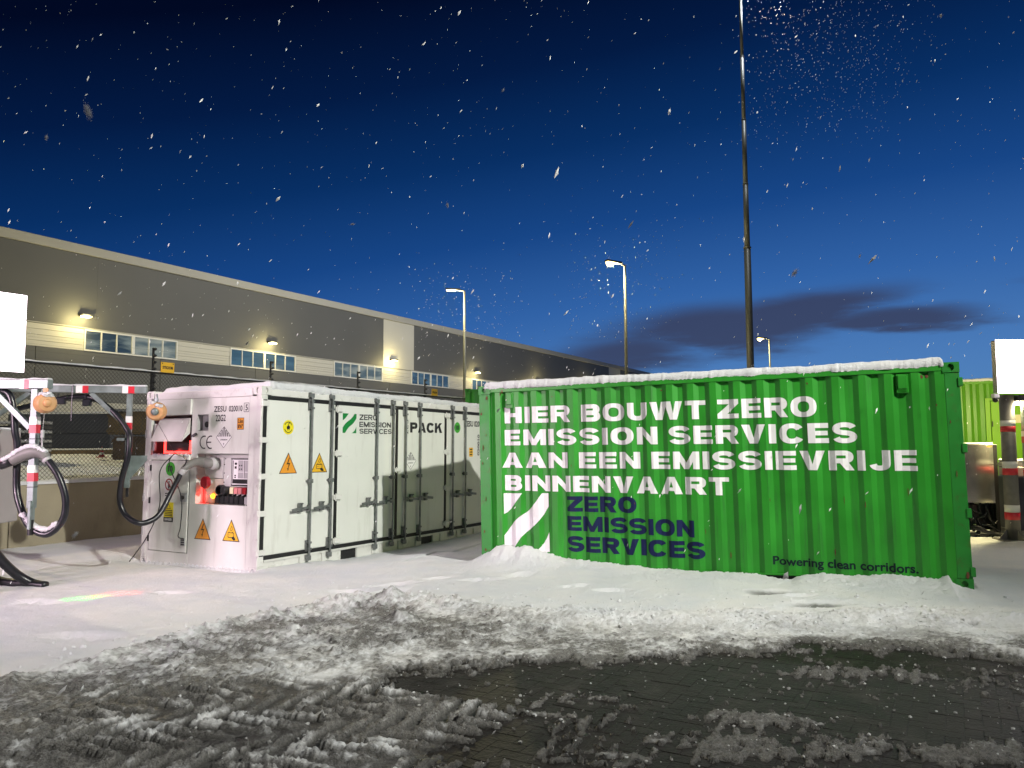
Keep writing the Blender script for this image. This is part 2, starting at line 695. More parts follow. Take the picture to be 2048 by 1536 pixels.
def wide_text(s, v=V_, h=H_, gap=0.20):
    """[(poly, order)], width"""
    x = 0
    out = []
    for i, ch in enumerate(s):
        g, w = glyph(ch, v, h)
        for k, p in enumerate(g):
            out.append(([(a + x, b) for a, b in p], k % 7))
        x += w + gap
    return out, x - gap


def wide_letters(s, gap, v=V_, h=H_):
    """the same, letter by letter: [(polys, width of the whole line)]"""
    total = wide_text(s, v, h, gap)[1]
    x = 0
    out = []
    for ch in s:
        g, w = glyph(ch, v, h)
        if g:
            out.append(([([(a + x, b) for a, b in p], k % 7) for k, p in enumerate(g)], total))
        x += w + gap
    return out


def font_text(s, weight=0.0, spacing=1.0):
    """polygons of the built-in font, scaled so that capitals are 1 high"""
    c = bpy.data.curves.new('text', 'FONT')
    c.body = s
    c.offset = weight
    c.space_character = spacing
    c.resolution_u = 3
    o = bpy.data.objects.new('text', c)
    COL.objects.link(o)
    dg = bpy.context.evaluated_depsgraph_get()
    me = o.evaluated_get(dg).to_mesh()
    vs_ = [(p.co.x, p.co.y) for p in me.vertices]
    polys = []
    for p in me.polygons:
        q = [vs_[i] for i in p.vertices]
        a = sum(q[i][0] * q[(i + 1) % len(q)][1] - q[(i + 1) % len(q)][0] * q[i][1] for i in range(len(q)))
        polys.append(q if a > 0 else q[::-1])
    o.evaluated_get(dg).to_mesh_clear()
    bpy.data.objects.remove(o)
    bpy.data.curves.remove(c)
    x0 = min(p[0] for p in vs_)
    x1 = max(p[0] for p in vs_)
    cap = 0.70 + 2 * weight
    return [([((a - x0) / cap, (b + weight) / cap) for a, b in q], 0) for q in polys], (x1 - x0) / cap


def split_words(polys, gap=0.30):
    """group polygons into words by the blanks between them"""
    iv = sorted((min(a for a, b in q), max(a for a, b in q), i) for i, (q, k) in enumerate(polys))
    words, end = [], None
    for a, b, i in iv:
        if end is None or a - end > gap:
            words.append([])
            end = b
        words[-1].append(polys[i])
        end = max(end, b)
    return words


def quad_map(polys, width, x0, x1, zl, zr, capl, capr=None):
    """place text polys: left x0, right x1, baseline zl..zr, cap height capl..capr"""
    capr = capl if capr is None else capr
    out = []
    for p, k in polys:
        q = []
        for a, b in p:
            t = a / width
            q.append((x0 + (x1 - x0) * t, zl + (zr - zl) * t + b * (capl + (capr - capl) * t)))
        out.append((q, k))
    return out


class Face:
    """a plane to stick flat things on: origin, right, up, outward"""

    def __init__(self, o, r, u, n):
        self.o, self.r, self.u, self.n = Vector(o), Vector(r), Vector(u), Vector(n)

    def p(self, a, b, off=0.0):
        return self.o + self.r * a + self.u * b + self.n * off

    def polys(self, mb, ps, off=0.003):
        for q in ps:
            q, k = q if isinstance(q, tuple) and isinstance(q[1], int) else (q, 0)
            mb.add([self.p(a, b, off + 0.0004 * k) for a, b in q], [tuple(range(len(q)))])
        return mb

    def slab(self, mb, a0, a1, b0, b1, off0, off1):
        """box standing off the plane"""
        mb.prism([self.p(a0, b0, off0), self.p(a1, b0, off0), self.p(a1, b1, off0), self.p(a0, b1, off0)], self.n * (off1 - off0))
        return mb

    def disc(self, mb, a, b, r, off, n=28, r0=0.0):
        if r0 <= 0:
            mb.add([self.p(a + r * math.cos(2 * math.pi * k / n), b + r * math.sin(2 * math.pi * k / n), off) for k in range(n)], [tuple(range(n))])
        else:
            vs_ = []
            for rr in (r, r0):
                vs_ += [self.p(a + rr * math.cos(2 * math.pi * k / n), b + rr * math.sin(2 * math.pi * k / n), off) for k in range(n)]
            mb.add(vs_, [(k, (k + 1) % n, n + (k + 1) % n, n + k) for k in range(n)])
        return mb

    def line(self, mb, pts, w, off):
        for i in range(len(pts) - 1):
            (x0, y0), (x1, y1) = pts[i], pts[i + 1]
            l = math.hypot(x1 - x0, y1 - y0)
            nx, ny = -(y1 - y0) / l * w / 2, (x1 - x0) / l * w / 2
            o = off + 0.0003 * (i % 3)
            mb.add([self.p(x0 - nx, y0 - ny, o), self.p(x1 - nx, y1 - ny, o), self.p(x1 + nx, y1 + ny, o), self.p(x0 + nx, y0 + ny, o)], [(0, 1, 2, 3)])
        return mb


def clip_x(poly, a, b):
    def half(ps, c, keep_ge):
        out = []
        for i in range(len(ps)):
            p, q = ps[i], ps[(i + 1) % len(ps)]
            ip, iq = (p[0] >= c, q[0] >= c) if keep_ge else (p[0] <= c, q[0] <= c)
            if ip:
                out.append(p)
            if ip != iq:
                t = (c - p[0]) / (q[0] - p[0])
                out.append((c, p[1] + t * (q[1] - p[1])))
        return out
    r = half(poly, a, True)
    return half(r, b, False) if len(r) > 2 else []


# ------------------------------------------------------------------ frames of the two containers (the yard dips slightly to the back)
GO = Vector((-0.6144, 10.9867, -0.1065))
GX = Vector((0.93717, -0.34843, 0.01757)).normalized()
GZ = Vector((-0.01647, 0.00612, 0.99985)).normalized()
GY = GZ.cross(GX)
GM = basis(GO, GX, GY, GZ)
WO = Vector((-3.6259, 10.5927, -0.1041))
WX = Vector((0.47603, 0.87935, -0.01201)).normalized()
WY = Vector((-0.87941, 0.47606, 0.0)).normalized()
WZ = WX.cross(WY)
WM = basis(WO, WX, WY, WZ)
L_, W_, HT = 6.058, 2.438, 2.591

# ------------------------------------------------------------------ ground: one sheet to the horizon, fine near the camera
def axis(spec):
    out = [spec[0][0]]
    for a, b, d0, d1 in spec:
        x = out[-1]
        while x < b - 1e-6:
            t = (x - a) / (b - a)
            x += d0 * (d1 / d0) ** t
            out.append(min(x, b))
    return np.array(out)


gx = axis([(-300, -30, 60, 4), (-30, -9, 4, .08), (-9, -4.2, .06, .013), (-4.2, 4.6, .0115, .0115), (4.6, 12, .014, .08), (12, 40, .1, 4), (40, 300, 4, 60)])
gy = axis([(-120, -5, 40, 1.5), (-5, 3.4, 1.5, .03), (3.4, 6.6, .0105, .0120), (6.6, 9.6, .0120, .024), (9.6, 16, .03, .09), (16, 40, .1, 3), (40, 420, 3, 60)])
X, Y = np.meshgrid(gx, gy)

PAVE_Z = -0.055
# local coordinates of the green container's front
sx = (X - GO.x) * GX.x + (Y - GO.y) * GX.y
dd = -((X - GO.x) * GY.x + (Y - GO.y) * GY.y)
SNOW_S = np.array([-1.2, -.5, -.15, 0, .12, .24, .39, .53, .68, .9, 1.25, 1.74, 2.4, 3.04, 3.53, 3.82, 3.95, 4.10, 4.23, 4.46, 4.73, 5.0, 5.22, 5.48, 5.69, 5.80, 5.84, 5.94, 6.05, 6.4, 7.2])
SNOW_Z = np.array([0, .03, .12, .20, .25, .34, .37, .33, .365, .285, .20, .155, .118, .085, .093, .058, .03, .01, .08, .105, .093, .12, .14, .115, .095, .15, .06, .01, .005, 0.0, 0])
hs = np.interp(sx, SNOW_S, SNOW_Z) + GO.z + sx * GX.z
hs = np.where((sx < -1.2) | (sx > 7.2), 0.0, hs)
fall = np.where(dd > 0, np.exp(-(np.maximum(dd, 0) / .33) ** 1.3), np.exp(-(np.maximum(-dd - 2.6, 0) / .5) ** 2))
base = 0.022 * fbm(X, Y, 2.6, 3, 1) + 0.012 * fbm(X, Y, .55, 3, 4) + 0.0075 * fbm(X, Y, .12, 4, 9, .6)
base = base * np.exp(-(np.maximum(Y - 30, 0) / 60.0)) + 0.010
# wind-packed ripples and a few old footprints in the clean snow
base += 0.006 * (billow(X * .5 + .2 * Y, Y * 1.6 - .3 * X, .35, 3, 21) - .5)
near_front = sstep(.9, .1, dd) * sstep(-.4, .1, sx) * sstep(6.5, 5.9, sx)
h_clean = base + fall * np.clip(hs, -.02, .4) + near_front * (.030 * (billow(X, Y, .13, 4, 31, .6) - .55) + .014 * (billow(X, Y, .045, 3, 33, .6) - .55))
h_clean = np.where((dd < 0) & (sx > -.05) & (sx < 6.1), np.minimum(h_clean, hs + .0), h_clean)
for (fx, fy, fr, a) in [(-1.55, 9.35, .14, 20), (-1.1, 9.7, .13, 35), (-.55, 9.55, .14, 10), (-.05, 9.9, .13, 40), (-2.0, 8.98, .14, 0), (-1.5, 8.95, .11, 30), (3.0, 8.55, .10, 0),
                        (2.72, 8.75, .16, 10), (3.02, 8.1, .19, 5), (-3.9, 6.9, .2, 0), (1.0, 8.9, .12, 0), (.6, 9.2, .12, 25), (-5.3, 8.4, .18, 0), (-4.0, 8.9, .12, 0), (6.8, 10.4, .2, 0), (7.3, 9.9, .22, 0), (7.6, 11.0, .25, 0)]:
    ca, sa = math.cos(R(a)), math.sin(R(a))
    ux, uy = (X - fx) * ca + (Y - fy) * sa, -(X - fx) * sa + (Y - fy) * ca
    q = (ux / (fr * 1.7)) ** 2 + (uy / (fr * .75)) ** 2
    h_clean -= (.028 * np.exp(-q ** 2) - .005 * np.exp(-((np.sqrt(q) - 1.5) / .35) ** 2)) * (1 + .5 * fbm(X, Y, .07, 2, 19))

ws = (X - WO.x) * WX.x + (Y - WO.y) * WX.y
wd = -((X - WO.x) * WY.x + (Y - WO.y) * WY.y)
DIP = -.10 * sstep(10.2, 12.6, Y + .25 * X) * sstep(-4.0, -2.0, X) * sstep(-.2, .2, wd) * sstep(60, 30, Y)
h_clean += np.where(dd > .8, DIP, np.minimum(DIP, 0) * (dd < -1)) * (1 - sstep(1.6, .15, wd) * (wd < 1.6))
h_clean += np.interp(ws, [-.6, 0, .9, 1.9, 7, 9], [0, -.035, -.055, -.115, -.125, 0]) * sstep(1.6, .15, wd) * sstep(-2.9, -2.5, wd)
h_clean -= .045 * np.exp(-(np.maximum(-ws, 0) / .3) ** 2) * (ws < 0) * sstep(-2.9, -2.4, wd) * sstep(.3, -.1, wd)

# churned, driven-over slush: everything this side of a wavering ridge
UPX = np.array([-900, -6, -3.8, -3.5, -3.24, -2.96, -2.63, -2.2, -1.81, -1.38, -.8, -.24, .27, 1.03, 1.77, 2.76, 3.8, 4.43, 6, 9, 900])
UPY = np.array([4.0, 4.4, 5.6, 6.1, 6.85, 7.4, 7.9, 8.5, 8.72, 8.8, 8.55, 8.12, 8.0, 7.95, 7.92, 7.88, 7.95, 7.75, 7.6, 7.3, 7.3])
upper = np.interp(X, UPX, UPY) + .14 * fbm(X, Y, .8, 3, 41) + .10 * fbm(X, Y, .22, 2, 43)
inside = upper - Y                                            # metres into the slush
churn = sstep(-.03, .14, inside)
# (worked out only where it shows)
ACT = (X > -9) & (X < 12) & (Y > 3.0) & (Y < 9.8)
xa, ya = X[ACT], Y[ACT]


def full(v, fill=0.0):
    o = np.full(X.shape, fill)
    o[ACT] = v
    return o


def worley(x, y, scale, seed):
    """distance to the nearest clod centre, gap to the next one, and that clod's random number"""
    x = x / scale
    y = y / scale
    xi, yi = np.floor(x).astype(np.int64), np.floor(y).astype(np.int64)
    d1 = np.full(x.shape, 9.0)
    d2 = np.full(x.shape, 9.0)
    rid = np.zeros(x.shape)
    for ox in (-1, 0, 1):
        for oy in (-1, 0, 1):
            h_ = _P[(_P[(xi + ox + seed * 57) & 4095] + yi + oy) & 4095]
            px, py, pr = _G[h_], _G[(h_ + 1571) & 4095], _G[(h_ + 2903) & 4095]
            d = np.hypot(xi + ox + px - x, yi + oy + py - y)
            n = d < d1
            d2 = np.where(n, d1, np.minimum(d2, d))
            rid = np.where(n, pr, rid)
            d1 = np.where(n, d, d1)
    return d1, d2 - d1, rid


wx_, wy_ = xa + .02 * fbm(xa, ya, .09, 2, 46), ya + .02 * fbm(xa, ya, .09, 2, 47)
_, g1, r1 = worley(wx_, wy_, .115, 1)
_, g2, r2 = worley(wx_, wy_, .052, 2)
_, g3, r3 = worley(xa, ya, .026, 3)
clod = full((r1 > .62) * sstep(.0, .35, g1) * (r1 - .5) * 1.6)
clod2 = full((r2 > .42) * sstep(.0, .35, g2) * (r2 - .25))
grit = full(sstep(0, .4, g3) * r3)
rnd = full(.45 * r2 + .55 * r3, .5)
lumps = full(billow(xa, ya, .42, 4, 51, .55), .5)
fine = full(billow(xa, ya, .085, 4, 61, .62), .5)
crumb = full(fbm(xa, ya, .036, 2, 65))
rough_amt = np.clip(.75 + .9 * fbm(X, Y, .7, 3, 67), .25, 1.4)
ridge = np.exp(-((inside - .30) / .26) ** 2) * (.030 + .05 * np.clip(fbm(X, Y, .9, 2, 71) + .5, 0, 1))
h_churn = -.026 + ridge + .040 * (lumps - .5) + rough_amt * (.040 * clod + .026 * clod2 + .011 * grit + .020 * (fine - .55)) + .007 * crumb
for (bx, by, br, bh) in [(-1.2, 7.65, .13, .10), (-1.45, 8.5, .09, .08), (-1.25, 8.55, .05, .05), (-2.5, 7.7, .10, .05), (3.9, 7.4, .16, .06), (4.6, 7.3, .15, .05), (.4, 7.8, .1, .04), (2.2, 7.7, .12, .04)]:
    q = ((X - bx) ** 2 + (Y - by) ** 2) / br ** 2
    h_churn += bh * np.exp(-q) * (.7 + 1.0 * (fine - .4))
# strips where a wheel pressed the slush flat and new snow settled on it
def strip(x0, y0, x1, y1, w):
    dx_, dy_ = x1 - x0, y1 - y0
    l2 = dx_ * dx_ + dy_ * dy_
    t = np.clip(((X - x0) * dx_ + (Y - y0) * dy_) / l2, 0, 1)
    return np.exp(-(np.hypot(X - x0 - t * dx_, Y - y0 - t * dy_) / w) ** 2)
pressed = np.maximum(strip(-2.25, 5.22, -1.25, 6.0, .13), strip(-1.0, 6.38, 1.2, 6.75, .22) * sstep(2.0, .6, X))
pressed = np.maximum(pressed, .8 * strip(.6, 6.95, 4.6, 7.15, .20))
pressed *= .55 + .45 * sstep(-.3, .3, fbm(X, Y, .4, 3, 77))
h_churn = h_churn * (1 - .8 * pressed) + (-.030 + .006 * fine) * .8 * pressed

# tyre lugs printed into the packed slush, left of the wet paving
tr = sstep(6.0, 5.5, Y) * sstep(1.3, .0, X) * sstep(-3.4, -2.1, X + .3 * (Y - 4.5))
tr *= np.clip(.65 + 1.1 * (fbm(X, Y, .8, 3, 81) + .35), 0, 1)
ux = (X + 1.35) * math.cos(R(28)) + (Y - 4.9) * math.sin(R(28))         # along the wheel track
uy = -(X + 1.35) * math.sin(R(28)) + (Y - 4.9) * math.cos(R(28))
lane = np.mod(uy + .36 + .04 * fbm(X, Y, .5, 2, 83), .72) - .36
lug = np.cos(2 * math.pi * (ux + 1.05 * np.abs(lane) + .035 * fbm(X, Y, .25, 2, 85)) / .200)
lug = sstep(-.05, .38, lug) * (1 - .85 * np.exp(-(lane / .03) ** 2)) * np.clip(.85 + .9 * fbm(X, Y, .28, 3, 87), .1, 1.1)
h_tread = -.060 + .038 * lug + (.016 * clod2 + .018 * grit + .014 * (fine - .5)) * (.35 + .9 * lug) + .008 * crumb
h_churn = h_churn * (1 - tr) + h_tread * tr

# paving left bare and wet by the wheels
BX = np.array([-1.3, -1.14, -1.08, -.59, .22, 1.07, 1.99, 2.49, 3.28, 4.07, 5.2, 7, 12, 900])
BY = np.array([5.75, 5.95, 6.1, 6.33, 6.42, 6.55, 6.75, 6.95, 6.75, 6.35, 6.1, 6.0, 6.0, 6.0])
top_b = np.interp(X, BX, BY) - .06 + .16 * fbm(X, Y, .5, 4, 91)
left_b = np.interp(Y, [0, 3.5, 4.3, 4.75, 5.1, 5.37, 5.63, 5.95, 6.5], [-.9, -.8, -.62, -.42, -.1, -.5, -.95, -1.14, -1.0]) + .14 * fbm(X, Y, .4, 3, 95)
bare = sstep(-.28, .48, top_b - Y + .10 * full(fbm(xa, ya, .16, 4, 93, .65))) * sstep(-.22, .24, X - left_b)
cover = 1 - bare * 1.30


def patch(x, y, rx, ry, a, amt):
    ca, sa = math.cos(R(a)), math.sin(R(a))
    u, v = (X - x) * ca + (Y - y) * sa, -(X - x) * sa + (Y - y) * ca
    return amt * np.exp(-((u / rx) ** 2 + (v / ry) ** 2))


pt = patch(2.35, 5.95, .50, .17, -8, .72) + patch(2.05, 5.7, .4, .12, 20, .3) + patch(1.42, 5.0, .30, .13, 0, .85) + patch(1.75, 4.50, .65, .16, 4, .85) + patch(2.75, 4.45, .5, .17, 8, .85)
pt += patch(1.25, 4.65, .4, .12, 8, .5) + patch(.35, 4.95, .5, .25, 20, .5) + patch(.25, 4.45, .6, .22, 10, .5) + patch(.55, 5.45, .5, .14, 0, .28) + patch(1.15, 4.2, .8, .10, 0, .45)
pt += patch(3.5, 5.5, .6, .4, 0, .33) + patch(3.3, 5.95, .8, .15, -8, .33)
cover += pt * 1.1
cover += .34 * tr * (lug - .35) * (bare > .25)
cover += .75 * fbm(X, Y, .26, 4, 101, .7) + .55 * full(fbm(xa, ya, .07, 3, 105, .7)) + .22 * (grit - .4) + .06 * bare
# the slush lies in lines along the joints of the paving
PA = R(61)
pu, pv = X * math.cos(PA) + Y * math.sin(PA), -X * math.sin(PA) + Y * math.cos(PA)
cover += .16 * np.cos(2 * math.pi * pv / .11) * sstep(.2, .7, bare) * (pt > .12)
cover = np.clip(cover, 0, 1)
cov = sstep(.14, .44, cover)
slab = -.053 + .014 * np.clip(pt, 0, 1) + .018 * clod * np.clip(pt, 0, 1) + .018 * clod2 + .010 * grit + .010 * (fine - .5) + .006 * crumb
h_thick = h_churn * (1 - bare) + slab * bare
h_slush = (PAVE_Z - .020) * (1 - cov) + np.maximum(h_thick, PAVE_Z + .004) * cov
h_all = h_clean * (1 - churn) + h_slush * churn
# nothing dips below the paving outside the wet part
wheel = (h_all - PAVE_Z)
dirt = np.clip(.61 + .22 * sstep(.0, 1.4, inside) + .75 * fbm(X, Y, .5, 4, 111) + .6 * full(fbm(xa, ya, .13, 3, 113)) - .55 * pressed + tr * (.85 - .75 * lug) - 5.0 * np.clip(h_slush + .022, -.06, .07) + 1.0 * (rnd - .5), 0, 1)
dirt *= 1 - .78 * sstep(-.4, .9, X) * sstep(1.2, .4, inside)         # the bank in front of the green box stayed whiter
dirt = churn * np.clip(dirt + .42 * sstep(.05, .7, bare), 0, 1)
wet = churn * np.clip((1 - cov) * 1.0 + .40 * sstep(.06, .5, bare) + .85 * tr * (1 - lug), 0, 1)
for (fx, fy) in [(2.72, 8.75), (3.02, 8.1)]:
    wet = np.maximum(wet, .55 * np.exp(-(((X - fx) / .24) ** 2 + ((Y - fy) / .10) ** 2) ** 2))
    dirt = np.maximum(dirt, .5 * np.exp(-(((X - fx) / .24) ** 2 + ((Y - fy) / .10) ** 2) ** 2))

# snow under the end of the far ground: drop the sheet slightly where the retaining wall and bank stand on it
ny_, nx_ = X.shape
verts = np.stack([X, Y, h_all], -1).reshape(-1, 3).astype(np.float32)
ii = (np.arange(ny_ - 1)[:, None] * nx_ + np.arange(nx_ - 1)[None, :]).reshape(-1)
quads = np.stack([ii, ii + 1, ii + 1 + nx_, ii + nx_], -1)
gm = bpy.data.meshes.new('snow_ground')
gm.vertices.add(len(verts))
gm.vertices.foreach_set('co', verts.ravel())
gm.loops.add(quads.size)
gm.loops.foreach_set('vertex_index', quads.ravel().astype(np.int32))
gm.polygons.add(len(quads))
gm.polygons.foreach_set('loop_start', np.arange(0, quads.size, 4, dtype=np.int32))
gm.polygons.foreach_set('use_smooth', np.ones(len(quads), dtype=bool))
gm.update()
for nm, arr in (('dirt', dirt), ('wet', wet)):
    a = gm.attributes.new(nm, 'FLOAT', 'POINT')
    a.data.foreach_set('value', arr.reshape(-1).astype(np.float32))


def snow_material(name, with_attr):
    m = bpy.data.materials.new(name)
    m.use_nodes = True
    nt = m.node_tree
    b = nt.nodes['Principled BSDF']
    tcn = nt.nodes.new('ShaderNodeTexCoord')

    def tex(scale, detail=6, rough=.6):
        n = nt.nodes.new('ShaderNodeTexNoise')
        n.inputs['Scale'].default_value = scale
        n.inputs['Detail'].default_value = detail
        n.inputs['Roughness'].default_value = rough
        nt.links.new(tcn.outputs['Object'], n.inputs['Vector'])
        return n.outputs['Fac']

    def mix(f, a, c):
        n = nt.nodes.new('ShaderNodeMix')
        n.data_type = 'RGBA'
        for s, v in (('Factor', f), ('A', a), ('B', c)):
            if isinstance(v, tuple):
                n.inputs[s].default_value = v + (1,)
            elif isinstance(v, float):
                n.inputs[s].default_value = v
            else:
                nt.links.new(v, n.inputs[s])
        return n.outputs['Result']

    def mr_(v, a, c, d, e):
        n = nt.nodes.new('ShaderNodeMapRange')
        nt.links.new(v, n.inputs[0])
        for i, q in enumerate((a, c, d, e)):
            n.inputs[1 + i].default_value = q
        return n.outputs[0]
    clean = mix(mr_(tex(1.6), .35, .65, 0, 1), (.80, .82, .86), (.88, .88, .89))
    n1 = tex(140, 3)
    n2 = tex(35, 5)
    bp = nt.nodes.new('ShaderNodeBump')
    bp.inputs['Strength'].default_value = .85
    bp.inputs['Distance'].default_value = .018
    mm = nt.nodes.new('ShaderNodeMath')
    mm.operation = 'ADD'
    nt.links.new(n1, mm.inputs[0])
    nt.links.new(n2, mm.inputs[1])
    nt.links.new(mm.outputs[0], bp.inputs['Height'])
    nt.links.new(bp.outputs[0], b.inputs['Normal'])
    if with_attr:
        ad = nt.nodes.new('ShaderNodeAttribute')
        ad.attribute_name = 'dirt'
        aw = nt.nodes.new('ShaderNodeAttribute')
        aw.attribute_name = 'wet'
        slush = mix(mr_(tex(30, 8, .7), .36, .66, 0, 1), (.030, .027, .024), (.21, .20, .182))
        spk = mr_(tex(90, 4, .7), .30, .62, .72, 1.0)
        mul = nt.nodes.new('ShaderNodeMath')
        mul.operation = 'MULTIPLY'
        nt.links.new(ad.outputs['Fac'], mul.inputs[0])
        nt.links.new(spk, mul.inputs[1])
        c = mix(mul.outputs[0], clean, slush)
        c = mix(aw.outputs['Fac'], c, (.030, .028, .026))
        nt.links.new(c, b.inputs['Base Color'])
        nt.links.new(mr_(aw.outputs['Fac'], 0, 1, .72, .26), b.inputs['Roughness'])
        nt.links.new(mr_(aw.outputs['Fac'], 0, 1, .35, .6), b.inputs['Specular IOR Level'])
    else:
        nt.links.new(clean, b.inputs['Base Color'])
        b.inputs['Roughness'].default_value = .75
        b.inputs['Specular IOR Level'].default_value = .3
    MATS[name] = m
    return m


M_GROUND = snow_material('trodden_snow', True)
M_SNOW = snow_material('fresh_snow', False)
gm.materials.append(M_GROUND)
ground = bpy.data.objects.new('snow_ground', gm)
COL.objects.link(ground)
tag(ground, 'snow and churned grey slush over the yard', kind='structure')

# loose crumbs of slush thrown up by the wheels
cm = MB()
crs = np.random.default_rng(33)
sel = np.where((churn.reshape(-1) > .6) & (np.abs(X.reshape(-1)) < 5.2) & (Y.reshape(-1) > 3.5) & (Y.reshape(-1) < 9))[0]
w_ = (.15 + 1.3 * np.exp(-((inside.reshape(-1)[sel] - .3) / .45) ** 2) + .5 * cov.reshape(-1)[sel] * (bare.reshape(-1)[sel] > .3) + .05)
w_ *= np.clip(Y.reshape(-1)[sel] / 6, .4, 2)
pick = crs.choice(sel, 3400, replace=False, p=w_ / w_.sum())
ICO = [(0, 0, 1), (.89, 0, .45), (.28, .85, .45), (-.72, .53, .45), (-.72, -.53, .45), (.28, -.85, .45), (.72, .53, -.45), (-.28, .85, -.45), (-.89, 0, -.45), (-.28, -.85, -.45), (.72, -.53, -.45), (0, 0, -1)]
IF = [(0, 1, 2), (0, 2, 3), (0, 3, 4), (0, 4, 5), (0, 5, 1), (1, 6, 2), (2, 7, 3), (3, 8, 4), (4, 9, 5), (5, 10, 1), (6, 7, 2), (7, 8, 3), (8, 9, 4), (9, 10, 5), (10, 6, 1), (11, 7, 6), (11, 8, 7), (11, 9, 8), (11, 10, 9), (11, 6, 10)]
ICO = np.array(ICO)
cd, cw = [], []
fl_y, fl_x, fl_in = Y.reshape(-1), X.reshape(-1), inside.reshape(-1)
sel2 = np.where((fl_in < 0) & (fl_in > -1.6) & (fl_x > -5) & (fl_x < 5.5) & (dd.reshape(-1) > .3))[0]
w2 = np.exp(fl_in[sel2] / .45) + .05
clean_pick = set(crs.choice(sel2, 900, replace=False, p=w2 / w2.sum()).tolist())
for i in list(pick) + sorted(clean_pick):
    r = .0035 + .012 * crs.random() ** 3.5
    if inside.reshape(-1)[i] < .9 and crs.random() < .10:
        r *= 2.0
    q = ICO * (r * (.65 + .7 * crs.random((12, 1)))) * np.array([1, 1, .75])
    a = crs.random() * 6.28
    x_, y_ = q[:, 0] * math.cos(a) - q[:, 1] * math.sin(a), q[:, 0] * math.sin(a) + q[:, 1] * math.cos(a)
    p = verts[i]
    cm.add(np.stack([x_ + p[0], y_ + p[1], q[:, 2] + max(p[2], PAVE_Z) + r * .25], -1), IF)
    cd += [min(1, dirt.reshape(-1)[i] * (.2 + .9 * crs.random()))] * 12
    cw += [0.0] * 12
cme = cm.mesh('slush_crumbs', M_GROUND)
for nm, arr in (('dirt', cd), ('wet', cw)):
    a = cme.attributes.new(nm, 'FLOAT', 'POINT')
    a.data.foreach_set('value', np.array(arr, dtype=np.float32))
obj('slush_crumbs', cme, None, kind='stuff', label='loose crumbs of grey slush strewn over the wheel tracks', cat='slush')

# wet clay pavers in herringbone, showing where the slush is worn away
M_PAVER = mat('wet_clay_paver', (.0150, .0130, .0114), .52, spec=.24, var=.35, vscale=2.5, bump=.5, bscale=45, dirt=(.050, .047, .043), dirt_amt=.55, dscale=5, inplace=True)
M_JOINT = mat('paving_joint', (.016, .015, .014), .6)
jb = MB()
jb.add([(-6, 2, PAVE_Z - .0035), (9, 2, PAVE_Z - .0035), (9, 9.2, PAVE_Z - .0035), (-6, 9.2, PAVE_Z - .0035)], [(0, 1, 2, 3)])
pavement = obj('pavement', jb, M_JOINT, kind='structure', label='dark wet herringbone clay paving under the slush')
BL, BW, GAP = .20, .10, .0035
pm = MB().bbox_bev(GAP / 2, BL - GAP / 2, GAP / 2, BW - GAP / 2, -.05, 0, .0022).mesh('paver', M_PAVER)
bareF = (bare * (1 - cov)).reshape(-1)


def bare_at(x, y):
    i = min(len(gx) - 1, int(np.searchsorted(gx, x)))
    j = min(len(gy) - 1, int(np.searchsorted(gy, y)))
    return h_all[max(0, j - 5):j + 6, max(0, i - 5):i + 6].min() < PAVE_Z - .004


cand = []
ca, sa = math.cos(PA), math.sin(PA)
for i in range(-60, 61):
    for j in range(-60, 61):
        k = (i - j) % 4
        if k == 0:
            u, v, rot = i * BW, j * BW, 0
        elif k == 3:
            u, v, rot = i * BW, j * BW, 1
        else:
            continue
        # brick lying along u at (i,j),(i+1,j); brick along v at (i,j),(i,j+1)
        cu, cv = u + (BL / 2 if rot == 0 else BW / 2), v + (BW / 2 if rot == 0 else BL / 2)
        x, y = 1.6 + cu * ca - cv * sa, 5.2 + cu * sa + cv * ca
        if -1.4 < x < 4.6 and 3.6 < y < 7.2 and bare_at(x, y) and abs(x) < .68 * y + .2:
            ou, ov = u, v
            ox, oy = 1.6 + ou * ca - ov * sa, 5.2 + ou * sa + ov * ca
            cand.append((math.hypot(x, y), ox, oy, rot))
cand.sort()
prs = random.Random(3)
rest = MB()
for n, (d, ox, oy, rot) in enumerate(cand):
    z = PAVE_Z + prs.uniform(-.0014, .0014)
    mtx = Matrix.Translation((ox, oy, z)) @ Matrix.Rotation(PA, 4, 'Z')
    if rot:
        mtx = mtx @ Matrix.Translation((BW, 0, 0)) @ Matrix.Rotation(R(90), 4, 'Z')
    mtx = mtx @ Matrix.Rotation(prs.uniform(-.006, .006), 4, 'X') @ Matrix.Rotation(prs.uniform(-.004, .004), 4, 'Y')
    if n < 300:
        o = bpy.data.objects.new('paver', pm)
        COL.objects.link(o)
        o.parent = pavement
        o.matrix_basis = mtx
    else:
        rest.add([mtx @ v.co for v in pm.vertices], [tuple(p.vertices) for p in pm.polygons])
if rest.v:
    obj('pavers_beyond', rest, M_PAVER, pavement, kind='stuff')
print('PAVERS', len(cand))


